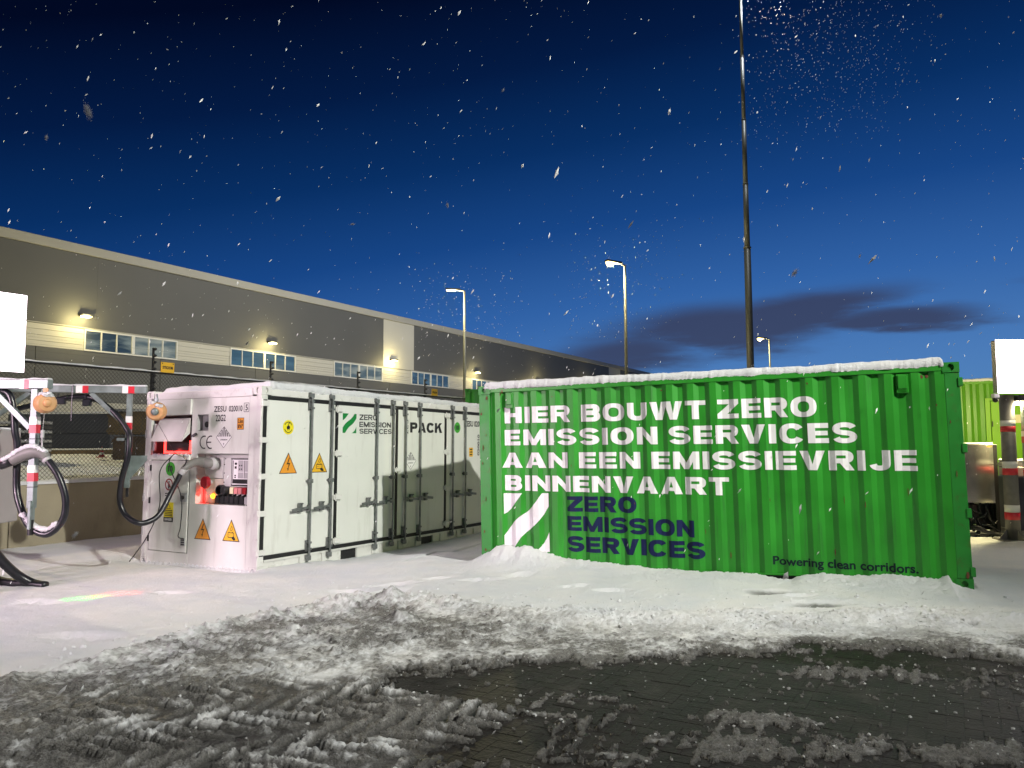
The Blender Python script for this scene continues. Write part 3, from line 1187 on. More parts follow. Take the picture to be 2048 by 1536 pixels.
# ------------------------------------------------------------------ corrugated steel containers
M_GREEN = mat('green_container_paint', (.024, .255, .020), .40, spec=.4, var=.16, vscale=1.6, bump=.10, bscale=6, dirt=(.030, .105, .030), dirt_amt=.55, dscale=2.2, stretch=(5, 1, .45))
M_GREEN_RUST = mat('green_paint_chipped', (.020, .22, .028), .45, spec=.4, var=.12, vscale=4, dirt=(.10, .042, .022), dirt_amt=.42, dscale=9)
M_LIME = mat('lime_container_paint', (.085, .27, .012), .4, spec=.4, var=.08, vscale=2, dirt=(.10, .24, .02), dirt_amt=.3, dscale=3)
M_HOLE = mat('dark_hole', (.008, .008, .008), .8)
M_LETTER = mat('white_lettering', (.80, .78, .80), .5, var=.05, vscale=5, dirt=(.30, .32, .28), dirt_amt=.28, dscale=7)
M_NAVY = mat('navy_lettering', (.005, .011, .060), .5, spec=.25, var=.12, vscale=6, dirt=(.02, .09, .05), dirt_amt=.15, dscale=9)
M_SLATE = mat('slate_lettering', (.006, .016, .022), .5, spec=.2)
M_RUST = mat('rust', (.13, .045, .02), .85, var=.4, vscale=30, bump=.4, bscale=80)


def corrug(ends, right_edge, left_edge, lo, hi, depth=.038, slope=.063, outer=.082):
    """folds of the sheet: list of (x, depth); each ridge ends (right slope foot) at `ends`"""
    pts = [(left_edge, 0.0)]
    prev = None
    for e in ends:
        pitch = slope * 2 + outer
        a = e - pitch
        if prev is None:
            pts.append((a - .07 - .068, 0.0))
            pts.append((a - .07, depth))
        pts += [(a, depth), (a + slope, 0.0), (a + slope + outer, 0.0), (e, depth)]
        prev = e
    last = ends[-1]
    pts += [(last + .045, depth), (last + .105, 0.0), (right_edge, 0.0)]
    return [p for p in pts]


def sheet(mb, pts, z0, z1, y0=.012, thick=.004, inv=False):
    """extrude the folded sheet"""
    n = len(pts)
    s = -1 if inv else 1
    a = [(x, y0 + s * d, z0) for x, d in pts] + [(x, y0 + s * d, z1) for x, d in pts]
    mb.add(a, [(i, i + 1, n + i + 1, n + i) for i in range(n - 1)])
    return mb


def casting(mb, x, y, z, sx_, sy_, sz_=1):
    """corner casting with oval holes in its two outer faces; x,y,z = outer corner, signs point inwards"""
    w, d, h = .178, .162, .118
    z0 = z if sz_ > 0 else z - h
    # front/back face (normal -sy)
    n = Vector((0, -sy_, 0))
    mb.cur = 0
    x0 = x if sx_ > 0 else x - w
    mb.plate_hole((x0, y, z0), (1, 0, 0), (0, 0, 1), n, w, h, w / 2, h / 2, .034, .042, .03)
    y0 = y if sy_ > 0 else y - d
    mb.plate_hole((x, y0, z0), (0, 1, 0), (0, 0, 1), (-sx_, 0, 0), d, h, d / 2, h / 2, .034, .042, .03)
    xa, xb = (x + .032 * sx_, x + w * sx_)
    ya, yb = (y + .032 * sy_, y + d * sy_)
    mb.add([(x, y, z0 + h), (x + w * sx_, y, z0 + h), (x + w * sx_, y + d * sy_, z0 + h), (x, y + d * sy_, z0 + h)], [(0, 1, 2, 3)])
    mb.add([(x, y, z0), (x + w * sx_, y, z0), (x + w * sx_, y + d * sy_, z0), (x, y + d * sy_, z0)], [(0, 1, 2, 3)])
    mb.add([(xb, y, z0), (xb, yb, z0), (xb, yb, z0 + h), (xb, y, z0 + h)], [(0, 1, 2, 3)])
    mb.add([(x, yb, z0), (xb, yb, z0), (xb, yb, z0 + h), (x, yb, z0 + h)], [(0, 1, 2, 3)])
    return mb


ENDS = [.392, .667, .931, 1.203, 1.458, 1.72, 1.989, 2.253, 2.534, 2.81, 3.08, 3.365, 3.663, 3.949, 4.229, 4.523, 4.821, 5.122, 5.405, 5.694]
FOLDS = corrug(ENDS, 5.905, .165, 0, 0)


def corr_depth(x):
    return np.interp(x, [p[0] for p in FOLDS], [p[1] for p in FOLDS])


def steel_container(root, paint, post_paint, front=True, doors=True):
    for (x, y, sx_, sy_) in ((0, 0, 1, 1), (L_, 0, -1, 1), (0, W_, 1, -1), (L_, W_, -1, -1)):
        for z, sz_ in ((0, 1), (HT, -1)):
            obj('corner_casting', casting(MB(), x, y, z, sx_, sy_, sz_), post_paint, root)
        x0, x1 = (x + .004, x + .16) if sx_ > 0 else (x - .16, x - .004)
        y0, y1 = (y + .009, y + .10) if sy_ > 0 else (y - .10, y - .009)
        obj('corner_post', MB().bbox_bev(x0, x1, y0, y1, .119, HT - .119, .005), post_paint, root)
    for y in (0, W_):
        s = 1 if y == 0 else -1
        ya, yb = sorted((y + .006 * s, y + .07 * s))
        obj('top_rail', MB().bbox_bev(.179, L_ - .179, ya, yb, HT - .098, HT - .028, .006), paint, root)
        # bottom rail with two fork pockets
        b = MB()
        for xa, xb in ((.179, 1.82), (2.18, 3.80), (4.16, L_ - .179)):
            b.box(xa, xb, ya, yb, .004, .105)
        for xa, xb in ((1.82, 2.18), (3.80, 4.16)):
            b.box(xa, xb, ya, yb, .088, .105)
        obj('bottom_rail', b, paint, root)
        sh = MB()
        sheet(sh, FOLDS, .105, HT - .098, .014 if s > 0 else W_ - .014, inv=s < 0)
        obj('side_panel', sh, paint, root)
    obj('fork_pocket', MB().box(3.80, 4.16, .03, W_ - .03, .006, .086), M_HOLE, root)
    obj('roof_panel', MB().box(.02, L_ - .02, .03, W_ - .03, HT - .07, HT - .03), paint, root)
    obj('floor_frame', MB().box(.02, L_ - .02, .075, W_ - .075, .10, .16), M_HOLE, root)
    # blind end: corrugated
    e = MB()
    pts = []
    x = .12
    while x < W_ - .3:
        pts += [(x, 0), (x + .07, 0), (x + .14, .03), (x + .21, .03)]
        x += .28
    pts += [(W_ - .12, 0)]
    n = len(pts)
    e.add([(.02 + d, y, .16) for y, d in pts] + [(.02 + d, y, HT - .12) for y, d in pts], [(i, i + 1, n + i + 1, n + i) for i in range(n - 1)])
    e.box(.02, .09, .17, W_ - .17, HT - .12, HT - .01)
    e.box(.02, .09, .17, W_ - .17, .01, .16)
    obj('end_panel', e, paint, root)
    # door end
    for i in range(2):
        y0 = .11 + i * (W_ / 2 - .105)
        dr = obj('door', MB().bbox_bev(L_ - .06, L_ - .015, y0, y0 + W_ / 2 - .115, .13, HT - .13, .006), paint, root)
        for k in (.28, .82):
            obj('lock_rod', MB().tube([(L_ + .01, y0 + k * (W_ / 2 - .115), .12), (L_ + .01, y0 + k * (W_ / 2 - .115), HT - .08)], .016, 8), post_paint, dr)
    obj('door_header', MB().box(L_ - .08, L_ - .012, .17, W_ - .17, HT - .125, HT - .01), paint, root)


def roof_snow(name, label, M, x0, x1, y0, y1, z, depth, seed, parent=None):
    nx, ny = int((x1 - x0) / .012), 36
    xs = np.linspace(x0, x1, nx)
    # closely spaced rows at the near edge so the lip is rounded
    ts = np.concatenate([np.linspace(0, .10, 16), np.linspace(.10, 1, ny - 15)[1:]])
    ys = y0 + (y1 - y0) * ts
    Xs, Ys = np.meshgrid(xs, ys)
    d = np.minimum(np.minimum(Xs - x0, x1 - Xs), np.minimum(Ys - y0, y1 - Ys))
    edge = fbm(Xs * 1.0, Ys * .0 + seed, .22, 3, seed) * .018
    h = depth * (.86 + .22 * fbm(Xs, Ys, .9, 3, seed) + .14 * fbm(Xs, Ys, .10, 4, seed + 3, .6))
    prof = np.clip((np.maximum(d, 0)) / .045, 0, 1)
    Zs = z + h * np.sqrt(np.clip(1 - (1 - prof) ** 2, 0, 1))
    # slump: lip leans out over the rail here and there
    lean = .022 * (billow(Xs, Ys * 0 + 3.3, .16, 3, seed + 7) - .45) + edge + .016 * fbm(Xs, Zs * 2.2, .055, 3, seed + 9, .65)
    Ys2 = Ys - np.clip(1 - (Ys - y0) / .10, 0, 1) * lean
    pts = np.stack([Xs, Ys2, Zs], -1).reshape(-1, 3)
    mb = MB()
    q = []
    NX = nx
    for j in range(len(ys) - 1):
        for i in range(NX - 1):
            a = j * NX + i
            q.append((a, a + 1, a + 1 + NX, a + NX))
    mb.add(pts, q)
    # skirt under the rim
    rim = list(range(NX)) + [j * NX + NX - 1 for j in range(1, len(ys))] + [(len(ys) - 1) * NX + i for i in range(NX - 2, -1, -1)] + [j * NX for j in range(len(ys) - 2, 0, -1)]
    lo = [(pts[i][0] + (.02 if pts[i][0] < x0 + .01 else (-.02 if pts[i][0] > x1 - .01 else 0)), pts[i][1] + (.02 if pts[i][1] < y0 + .06 else -.02), z - .012 - .012 * rng.random()) for i in rim]
    o = len(mb.v)
    mb.v.extend([tuple(map(float, p)) for p in lo])
    n = len(rim)
    for k in range(n):
        mb.f.append((rim[k], o + k, o + (k + 1) % n, rim[(k + 1) % n]))
        mb.m.append(0)
    mb.f.append(tuple(o + k for k in range(n)))
    mb.m.append(0)
    ob = obj(name, mb, M_SNOW, None, True, label, 'snow', kind='stuff')
    ob.matrix_world = M
    return ob


# ---- the green container in the middle of the picture
green_box = thing('shipping_container', 'bright green shipping container lettered in white HIER BOUWT ZERO, banked with snow', 'container', matrix=GM)
steel_container(green_box, M_GREEN, M_GREEN_RUST)
FX = sorted(set(p[0] for p in FOLDS))


def drape(polys, mb, off=.004):
    fx = [-1.0] + FX + [99]
    for q, k in polys:
        a, b = min(p[0] for p in q), max(p[0] for p in q)
        for i in range(len(fx) - 1):
            if fx[i + 1] <= a or fx[i] >= b:
                continue
            c = clip_x(q, max(fx[i], a - 1e-6), min(fx[i + 1], b + 1e-6))
            if len(c) > 2:
                # keep facets that lie on one fold only
                mb.add([(x, .014 + float(corr_depth(x)) - off - .0003 * k, z) for x, z in c], [tuple(range(len(c)))])
    return mb


for s, x0, x1, zl, zr, cl, cr in (('HIER BOUWT ZERO', .380, 4.495, 2.055, 2.012, .223, .249), ('EMISSION SERVICES', .377, 4.935, 1.747, 1.681, .215, .246),
                                  ('AAN EEN EMISSIEVRIJE', .340, 5.562, 1.437, 1.339, .207, .243), ('BINNENVAART', .371, 3.414, 1.121, 1.054, .211, .225)):
    for ps, w in wide_letters(s, .155):
        obj('letter', drape(quad_map(ps, w, x0, x1, zl, zr, cl, cr), MB()), M_LETTER, green_box)
for s, x0, x1, zl, zr, cl, cr in (('ZERO', 1.271, 2.223, .838, .824, .203, .211), ('EMISSION', 1.267, 2.962, .584, .522, .194, .214), ('SERVICES', 1.262, 3.086, .308, .251, .204, .213)):
    for ps, w in wide_letters(s, .12):
        obj('navy_letter', drape(quad_map(ps, w, x0, x1, zl, zr, cl, cr), MB()), M_NAVY, green_box)
ps, w = font_text('Powering clean corridors.', .024)
for word in split_words(ps, .22):
    obj('slogan_word', drape(quad_map(word, w, 3.902, 5.508, .213, .156, .106, .110), MB()), M_SLATE, green_box)


def emblem(x0, x1, z0, z1):
    """square mark: corner triangle with a curved foot, broad slanting band, curved corner"""
    w, h = x1 - x0, z1 - z0

    def P(a, b):
        return (x0 + a * w, z0 + b * h)
    groups = [[], [], []]
    out = groups[0]
    # upper left corner piece, concave edge from (0,.64) to (.42,1)
    e = [(0 + .42 * t, .64 + .36 * (t ** 1.35)) for t in np.linspace(0, 1, 7)]
    for i in range(6):
        out.append(([P(0, 1), P(*e[i]), P(*e[i + 1])], 0))
    out = groups[1]
    # slanting band, bowed
    lo = [(.0, .0)] + [(.18 + .82 * t, .0 + .78 * (t ** 1.0) + .05 * math.sin(2 * math.pi * t)) for t in np.linspace(0, 1, 9)]
    hi = [(.0, .27)] + [(.0 + .86 * t, .27 + .73 * t + .045 * math.sin(2 * math.pi * t)) for t in np.linspace(0, 1, 9)]
    lo, hi = lo[1:], hi[1:]
    out.append(([P(0, .27), P(0, 0), P(*lo[0])], 1))
    for i in range(8):
        out.append(([P(*lo[i]), P(*lo[i + 1]), P(*hi[i + 1]), P(*hi[i])], 0))
    out.append(([P(*lo[8]), P(1, 1), P(*hi[8])], 1))
    out = groups[2]
    # lower right corner with a concave edge
    e = [(.58 + .42 * t, .0 + .34 * (t ** 2.4)) for t in np.linspace(0, 1, 8)]
    for i in range(7):
        out.append(([P(1, 0), P(*e[i + 1]), P(*e[i])], 0))
    return groups


for part_ in emblem(.350, 1.003, .285, 1.080):
    obj('emblem_piece', drape(part_, MB()), M_LETTER, green_box)
for x0, x1, z0, z1 in ((.427, .511, 2.278, 2.472), (5.40, 5.506, 2.266, 2.466)):
    v = MB()
    yb = .0
    v.bbox_bev(x0 - .012, x1 + .012, -.006, .05, z0 - .012, z1 + .012, .004)
    v.bbox_bev(x0, x1, -.022, -.0065, z0 + .035, z1, .008)
    for k in range(4):
        v.box(x0 + .012, x1 - .012, -.012, -.0066, z0 + .004 + .008 * k, z0 + .008 + .008 * k)
    obj('air_vent', v, M_GREEN, green_box)
for z in (2.36, 1.60, .86, .20):
    obj('door_hinge', MB().bbox_bev(L_ - .028, L_ + .026, -.008, .05, z - .055, z + .05, .006), M_GREEN_RUST, green_box)
rr = random.Random(4)
ru = MB()
for (x, z, w, h) in ((5.66, 2.44, .05, .05), (5.72, 2.44, .04, .05), (6.0, .16, .035, .10), (.36, 2.50, .02, .09), (.33, 2.47, .015, .05), (.06, .55, .02, .06), (.09, 1.0, .012, .09), (.04, 2.2, .03, .05), (.13, 2.42, .03, .06), (.06, 1.72, .015, .12), (5.96, 1.3, .010, .10), (5.93, 1.9, .012, .05), (5.80, 2.1, .02, .03), (5.45, 1.1, .008, .12), (3.4, .3, .015, .10), (3.9, 1.0, .008, .06), (2.6, 2.42, .03, .02), (1.1, 2.40, .02, .02), (4.4, 2.42, .02, .03), (1.35, 1.45, .01, .04), (2.9, 1.5, .012, .03), (.07, .30, .03, .05), (.05, 1.5, .015, .05), (.11, 1.9, .01, .04), (4.62, .38, .012, .1), (4.98, .95, .01, .12), (4.75, 1.0, .006, .12), (3.1, .6, .01, .08), (2.2, .95, .012, .03)):
    n = 9
    yy = -.0015 if (x < .17 or x > 5.9) else (.014 + float(corr_depth(x)) - .0055 if z < 2.48 else .0045)
    ru.add([(x + w * (.6 + .5 * rr.random()) * .5 * math.cos(6.283 * k / n), yy, z + h * (.6 + .5 * rr.random()) * .5 * math.sin(6.283 * k / n)) for k in range(n)], [tuple(range(n))])
obj('rust_patches', ru, M_RUST, green_box)
roof_snow('roof_snow', 'thick white snow lying along the roof of the lettered green container', GM, .08, 5.90, -.004, W_ - .02, HT - .030, .105, 3)

# ---- a lime container behind the right end, raised on a plinth
LM = basis((8.35, 17.75, .43), Vector((GX.x, GX.y, 0)).normalized(), Vector((-GX.y, GX.x, 0)).normalized(), Vector((0, 0, 1)))
lime = thing('shipping_container', 'lime green container standing behind the stainless cabinet and lit by the sign lamp', 'container', matrix=LM)
steel_container(lime, M_LIME, M_LIME)
M_LIME_D = mat('lime_door_paint', (.17, .40, .008), .4, spec=.4, var=.05, vscale=2)
M_DARKSTEEL = mat('dark_steel', (.020, .021, .024), .45, metal=.2, var=.2, vscale=12)
dx0 = 2.04
for k in range(2):
    dpan = obj('access_door', MB().bbox_bev(dx0 + k * 1.15, dx0 + 1.13 + k * 1.15, -.05, .013, .14, 2.10, .01), M_LIME_D, lime)
    for z in (.5, 1.6):
        obj('hinge', MB().tube([(dx0 + .015 + k * 1.15, -.06, z - .06), (dx0 + .015 + k * 1.15, -.06, z + .06)], .012, 8), M_DARKSTEEL, dpan)
obj('door_frame', MB().box(dx0 - .10, dx0 - .012, -.03, .013, .10, 2.12).box(dx0 - .10, dx0 + 2.35, -.03, .013, 2.121, 2.17), M_LIME_D, lime)
lf = Face((0, -.05, 0), (1, 0, 0), (0, 0, 1), (0, -1, 0))
pl = MB()
lf.slab(pl, dx0 + .22, dx0 + 1.02, 1.62, 1.80, .001, .006)
M_CREAM = mat('cream_sign', (.72, .66, .42), .5)
sg = obj('sign_plate', pl, M_CREAM, lime)
ps, w = font_text('Ce    Dom', .015)
obj('sign_lettering', lf.polys(MB(), quad_map(ps, w, dx0 + .27, dx0 + .97, 1.675, 1.675, .085), .008), M_HOLE, sg)
roof_snow('roof_snow', 'thin snow on the roof of the lime container at the right edge', LM, .06, 6.0, .0, W_, HT - .030, .07, 9)
obj('concrete_plinth', MB().box(8.4, 13.6, 16.2, 19.0, -.2, 0), mat('concrete_grey', (.30, .29, .27), .85, var=.15, bump=.2), None)
bpy.data.objects['concrete_plinth'].matrix_world = LM @ Matrix.Translation((-8.2, -16.0, 0))
tag(bpy.data.objects['concrete_plinth'], 'grey concrete plinth carrying the lime container', 'plinth')

# ---- the far green container whose corner shows between the two boxes
FM = basis((-1.86, 24.2, .78), Vector((GX.x, GX.y, 0)).normalized(), Vector((-GX.y, GX.x, 0)).normalized(), Vector((0, 0, 1)))
far = thing('shipping_container', 'far green container whose top corner peeks out over the white container roof', 'container', matrix=FM)
steel_container(far, M_GREEN, M_GREEN)
obj('plinth_block', MB().bbox_bev(0, L_, .1, W_ - .1, -.85, -.002, .02), MATS['concrete_grey'], far)


# ------------------------------------------------------------------ white battery container
M_WHITE = mat('white_container_paint', (.72, .735, .69), .38, spec=.45, var=.035, vscale=1.5, bump=.03, bscale=8, dirt=(.44, .43, .38), dirt_amt=.36, dscale=2.6, stretch=(2.2, 2.2, .35))
M_WHITE2 = mat('white_frame_paint', (.70, .70, .67), .42, spec=.4, var=.06, vscale=3, dirt=(.26, .24, .20), dirt_amt=.42, dscale=7)
M_SEAL = mat('black_rubber_seal', (.010, .010, .011), .6)
M_GALV = mat('galvanised_steel', (.42, .44, .45), .42, metal=.75, var=.18, vscale=18, bump=.05)
M_GALVD = mat('worn_lock_rod', (.20, .21, .21), .45, metal=.55, var=.2, vscale=14)
M_BLACK = mat('black_plastic', (.012, .012, .014), .42, var=.2, vscale=10)
M_PRINT = mat('black_print', (.014, .014, .018), .5)
M_PGREEN = mat('green_print', (.012, .22, .045), .45)
M_ORANGE = mat('orange_sticker', (.78, .32, .035), .45, var=.05)
M_AMBER = mat('amber_sticker', (.80, .46, .03), .45, var=.05)
M_YELLOW = mat('yellow_sticker', (.80, .68, .02), .45)
M_WSTICK = mat('white_sticker', (.80, .80, .79), .45)
M_RED = mat('red_plastic', (.32, .008, .018), .35)
M_GREY = mat('grey_panel', (.40, .40, .40), .5, var=.06)
M_LGREY = mat('pale_grey_panel', (.62, .64, .60), .45, var=.05)
M_REDLED = mat('red_light', (.8, .02, .02), .4, emit=(1, .03, .025), estr=7)
M_AMBLED = mat('amber_light', (.8, .3, .02), .4, emit=(1, .26, .01), estr=9)

white_box = thing('battery_container', 'white side-door battery container lettered ZES PACK with a hose plugged into its end', 'container', matrix=WM)
for (x, y, sx_, sy_) in ((0, 0, 1, 1), (L_, 0, -1, 1), (0, W_, 1, -1), (L_, W_, -1, -1)):
    for z, sz_ in ((0, 1), (HT, -1)):
        obj('corner_casting', casting(MB(), x, y, z, sx_, sy_, sz_), M_WHITE2, white_box)
    x0, x1 = (.003, .12) if sx_ > 0 else (L_ - .12, L_ - .003)
    y0, y1 = (.003, .10) if sy_ > 0 else (W_ - .10, W_ - .003)
    obj('corner_post', MB().bbox_bev(x0, x1, y0, y1, .119, HT - .119, .006), M_WHITE2, white_box)
obj('top_rail', MB().bbox_bev(.179, L_ - .179, .004, .09, 2.462, HT - .03, .006), M_WHITE2, white_box)
obj('roof_panel', MB().box(.05, L_ - .05, .095, W_ - .03, 2.48, HT - .028), M_WHITE2, white_box)
obj('core', MB().box(.30, L_ - .05, .06, W_ - .02, .02, 2.475), M_SEAL, white_box)
obj('back_wall', MB().box(.30, L_ - .05, W_ - .019, W_ - .006, .12, 2.47), M_WHITE, white_box)
# bottom side rail with legs and fork pockets
br = MB()
PK = ((1.69, 2.06), (3.785, 4.135))
xs = [.13, PK[0][0], PK[0][1], PK[1][0], PK[1][1], L_ - .13]
for a, b in ((xs[0], xs[1]), (xs[2], xs[3]), (xs[4], xs[5])):
    br.box(a, b, .030, .058, .012, .205)
for a, b in PK:
    br.box(a, b, .030, .058, .165, .205)
br.box(.13, L_ - .13, .006, .030, .178, .206)
br.box(.13, 1.68, .006, .030, .012, .030)
obj('bottom_rail', br, M_WHITE2, white_box)
for x in (.80, 1.26, 2.42, 3.1, 3.6, 4.35, 4.9, 5.5):
    obj('rail_stiffener', MB().bbox_bev(x, x + .11, .004, .0295, .031, .1775, .004), M_WHITE2, white_box)
# seals (dark lines round the doors)
DX = [.046, 1.527, 3.021, 4.498, 5.965]
se = MB()
se.box(.125, L_ - .125, .018, .0595, 2.405, 2.4615)
se.box(.125, L_ - .125, .018, .0595, .206, .262)
obj('door_seal', se, M_SEAL, white_box)
for i, (x, w) in enumerate(((DX[0], .06), (DX[1], .052), (DX[2], .056), (DX[3], .050), (DX[4], .05))):
    sv = MB()
    if i == 0:
        sv.box(.036, .100, -.006, .0025, .263, 2.404)
    else:
        sv.box(x - w / 2, x + w / 2, .006, .0595, .263, 2.404)
    obj('door_seal', sv, M_SEAL, white_box)
side = Face((0, .012, 0), (1, 0, 0), (0, 0, 1), (0, -1, 0))
DOORS = []
for i in range(4):
    xa = (DX[i] + .030) if i else .125
    d = obj('door_panel', MB().bbox_bev(xa, DX[i + 1] - .030, .012, .055, .264, 2.403, .010), M_WHITE, white_box)
    DOORS.append(d)


def lock_rod(x, face):
    """one locking bar with its cams, guides and handle; face +1: handle points left, -1: right"""
    r = obj('lock_rod', MB().tube([(x, -.036, .165), (x, -.036, 2.50)], .0175, 10), M_GALVD, white_box)
    smooth_by_angle(r)
    for z0, z1 in ((2.29, 2.46), (.24, .40)):
        c = MB()
        c.bbox_bev(x - .048, x + .048, -.014, .0115, z0, z1, .004)
        c.box(x - .030, x + .030, -.056, -.0145, z0 + .02, z0 + .05)
        c.box(x - .030, x + .030, -.056, -.0145, z1 - .05, z1 - .02)
        obj('rod_bracket', c, M_GALVD, r)
    for z in (2.51, .145):
        c = MB()
        c.bbox_bev(x - .034, x + .034, -.052, .003, z - .035, z + .035, .008)
        c.box(x - .05, x - .035, -.045, .003, z - .02, z + .045)
        obj('cam_keeper', c, M_GALVD, r)
    obj('rod_guide', MB().bbox_bev(x - .035, x + .035, -.058, .0115, 1.225, 1.285, .006).box(x - .055, x + .055, -.008, .0115, 1.24, 1.27), M_GALVD, r)
    h = MB()
    z = .872
    s = -face
    h.bbox_bev(min(x, x + s * .05), max(x, x + s * .05), -.062, -.012, z - .045, z + .035, .005)
    h.bar((x + s * .03, -.056, z + .005), (x + s * .20, -.060, z - .004), .016, .030)
    h.bar((x + s * .20, -.060, z - .004), (x + s * .37, -.050, z - .022), .014, .042)
    h.bbox_bev(min(x + s * .15, x + s * .22), max(x + s * .15, x + s * .22), -.045, .0115, z - .06, z + .075, .01)
    h.tube([(x + s * .185, -.03, z + .05), (x + s * .185, -.075, z + .07)], .012, 6)
    obj('lock_handle', h, M_GALVD, r)


for i, x in enumerate((.944, 1.380, 2.448, 2.879, 3.223, 3.649, 4.690, 5.123)):
    lock_rod(x, 1 if i < 4 else -1)


def hinge_block(x0, x1, z, hh=.038):
    h = MB()
    h.bbox_bev(x0, x1, -.030, .0115, z - hh, z + hh, .006)
    h.tube([(x0 + .025, -.034, z - hh - .018), (x0 + .025, -.034, z + hh + .018)], .011, 8)
    obj('door_hinge', h, M_WHITE2, white_box)


for z in (2.350, 1.845, 1.345, .84, .315):
    hinge_block(-.036, .125, z)
for z in (2.335, 1.655, .99, .33):
    hinge_block(1.462, 1.625, z)
    hinge_block(4.43, 4.60, z + .02)
hinge_block(2.94, 3.10, 1.37, .03)

# ---- stickers and lettering on the long side (out of the door faces by a millimetre)


def tri_pts(cx, z0, w, h, inset=0.0):
    return [(cx - w / 2 + inset * 1.75, z0 + inset), (cx + w / 2 - inset * 1.75, z0 + inset), (cx, z0 + h - inset * 2.05)]


def warning_sign(name, face, parent, cx, z0, w, h, kind, fill):
    mb = MB()
    mb.cur = 0
    face.polys(mb, [tri_pts(cx, z0, w, h)], .002)
    mb.cur = 1
    face.polys(mb, [tri_pts(cx, z0, w, h, .011)], .003)
    mb.cur = 0
    u = w / .34

    def q(pts):
        return [(cx + a * u, z0 + b * u) for a, b in pts]
    if kind == 'bolt':
        face.polys(mb, [q([(.012, .225), (-.030, .130), (-.012, .130), (.030, .225)]), q([(-.030, .145), (-.034, .128), (.030, .136), (.034, .150)]),
                        q([(.034, .148), (.014, .148), (-.012, .062), (-.004, .060)]), q([(-.020, .078), (-.006, .036), (.012, .072)])], .004)
    else:
        face.line(mb, q([(-.058, .055), (.055, .055), (.055, .118), (-.058, .118), (-.058, .055)]), .009 * u, .004)
        face.polys(mb, [q([(-.045, .119), (-.028, .119), (-.028, .130), (-.045, .130)]), q([(.020, .119), (.037, .119), (.037, .130), (.020, .130)]),
                        q([(.015, .060), (.058, .072), (.085, .042), (.092, .022), (.055, .018), (.02, .038)])], .005)
        face.line(mb, q([(-.012, .145), (-.020, .170), (.004, .195), (.012, .215), (.024, .185), (.018, .155), (-.004, .145)]), .006 * u, .004)
        face.line(mb, q([(-.038, .088), (-.020, .088)]), .006 * u, .004)
    return obj(name, mb, [M_PRINT, fill], parent)


def round_number(face, parent, a, b, r, name='number_sticker', txt='10'):
    mb = MB()
    mb.cur = 0
    face.disc(mb, a, b, r, .002)
    mb.cur = 1
    ps, w = font_text(txt, .055)
    face.polys(mb, quad_map(ps, w, a - r * .55, a + r * .52, b - r * .42, b - r * .42, r * .88), .0035)
    return obj(name, mb, [mat('green_sticker', (.05, .38, .03), .45), M_PRINT], parent)


def hazard_diamond(face, parent, a, b, r, rv):
    mb = MB()
    mb.cur = 0
    face.polys(mb, [[(a - r, b), (a, b - rv), (a + r, b), (a, b + rv)]], .002)
    mb.cur = 1
    face.line(mb, [(a - r, b), (a, b - rv), (a + r, b), (a, b + rv), (a - r, b)], .006, .003)
    for k in range(-3, 4):
        x = k * r * .25
        top = rv * (1 - abs(x) / r)
        face.polys(mb, [[(a + x - r * .06, b + .01), (a + x + r * .06, b + .01), (a + x + r * .06, b + top - .012), (a + x - r * .06, b + top - .012)]], .0036)
    ps, w = font_text('LITHIUM ION', .03)
    face.polys(mb, quad_map(ps, w, a - r * .45, a + r * .45, b - rv * .30, b - rv * .30, rv * .13), .0036)
    ps, w = font_text('9', .03)
    face.polys(mb, quad_map(ps, w, a - r * .06, a + r * .06, b - rv * .75, b - rv * .75, rv * .22), .0036)
    return obj('hazard_diamond', mb, [M_WSTICK, M_PRINT], parent)


mb = MB()
mb.cur = 0
side.disc(mb, .519, 2.031, .104, .002)
mb.cur = 1
for a0, a1 in ((25, 155), (200, 335)):
    n = 14
    pts = [(.519 + .074 * math.cos(R(a0 + (a1 - a0) * k / n)), 2.031 + .074 * math.sin(R(a0 + (a1 - a0) * k / n))) for k in range(n + 1)]
    side.line(mb, pts, .011, .003)
side.polys(mb, [[(.494, 2.005), (.544, 2.005), (.552, 2.035), (.536, 2.055), (.502, 2.055), (.486, 2.035)], [(.500, 1.985), (.509, 1.985), (.509, 2.006), (.500, 2.006)], [(.529, 1.985), (.538, 1.985), (.538, 2.006), (.529, 2.006)]], .0036)
side.line(mb, [(.519, 2.055), (.519, 2.08), (.545, 2.095)], .010, .0036)
obj('plug_sticker', mb, [M_YELLOW, M_PRINT], DOORS[0])
warning_sign('warning_sign', side, DOORS[0], .535, 1.372, .345, .300, 'bolt', M_ORANGE)
warning_sign('warning_sign', side, DOORS[0], 1.160, 1.374, .345, .295, 'battery', M_AMBER)
for part_ in emblem(1.656, 1.976, 1.974, 2.281):
    obj('emblem_piece', side.polys(MB(), part_, .002), M_PGREEN, DOORS[1])
for s, x0, x1, z, c in (('ZERO', 2.048, 2.495, 2.188, .089), ('EMISSION', 2.048, 2.852, 2.076, .085), ('SERVICES', 2.050, 2.874, 1.968, .082)):
    ps, w = wide_text(s, .25, .19, .13)
    obj('lettering', side.polys(MB(), quad_map(ps, w, x0, x1, z, z + .010, c), .002), M_PRINT, DOORS[1])
lt = MB()
ps, w = wide_text('PACK', .34, .25, .10)
side.polys(lt, quad_map(ps, w, 3.392, 4.372, 2.014, 2.027, .180), .002)
ps, w = wide_text('ZES', .20, .17, .22)
vert = [([(3.338 - b * .064, 1.990 + a / w * .25) for a, b in q], k) for q, k in ps]
side.polys(lt, vert, .002)
obj('lettering', lt, M_PRINT, DOORS[2])
hazard_diamond(side, DOORS[2], 3.418, 1.520, .155, .152)
round_number(side, DOORS[3], 4.893, 2.140, .104)
lt = MB()
ps, w = font_text('ZESU 020010', .03)
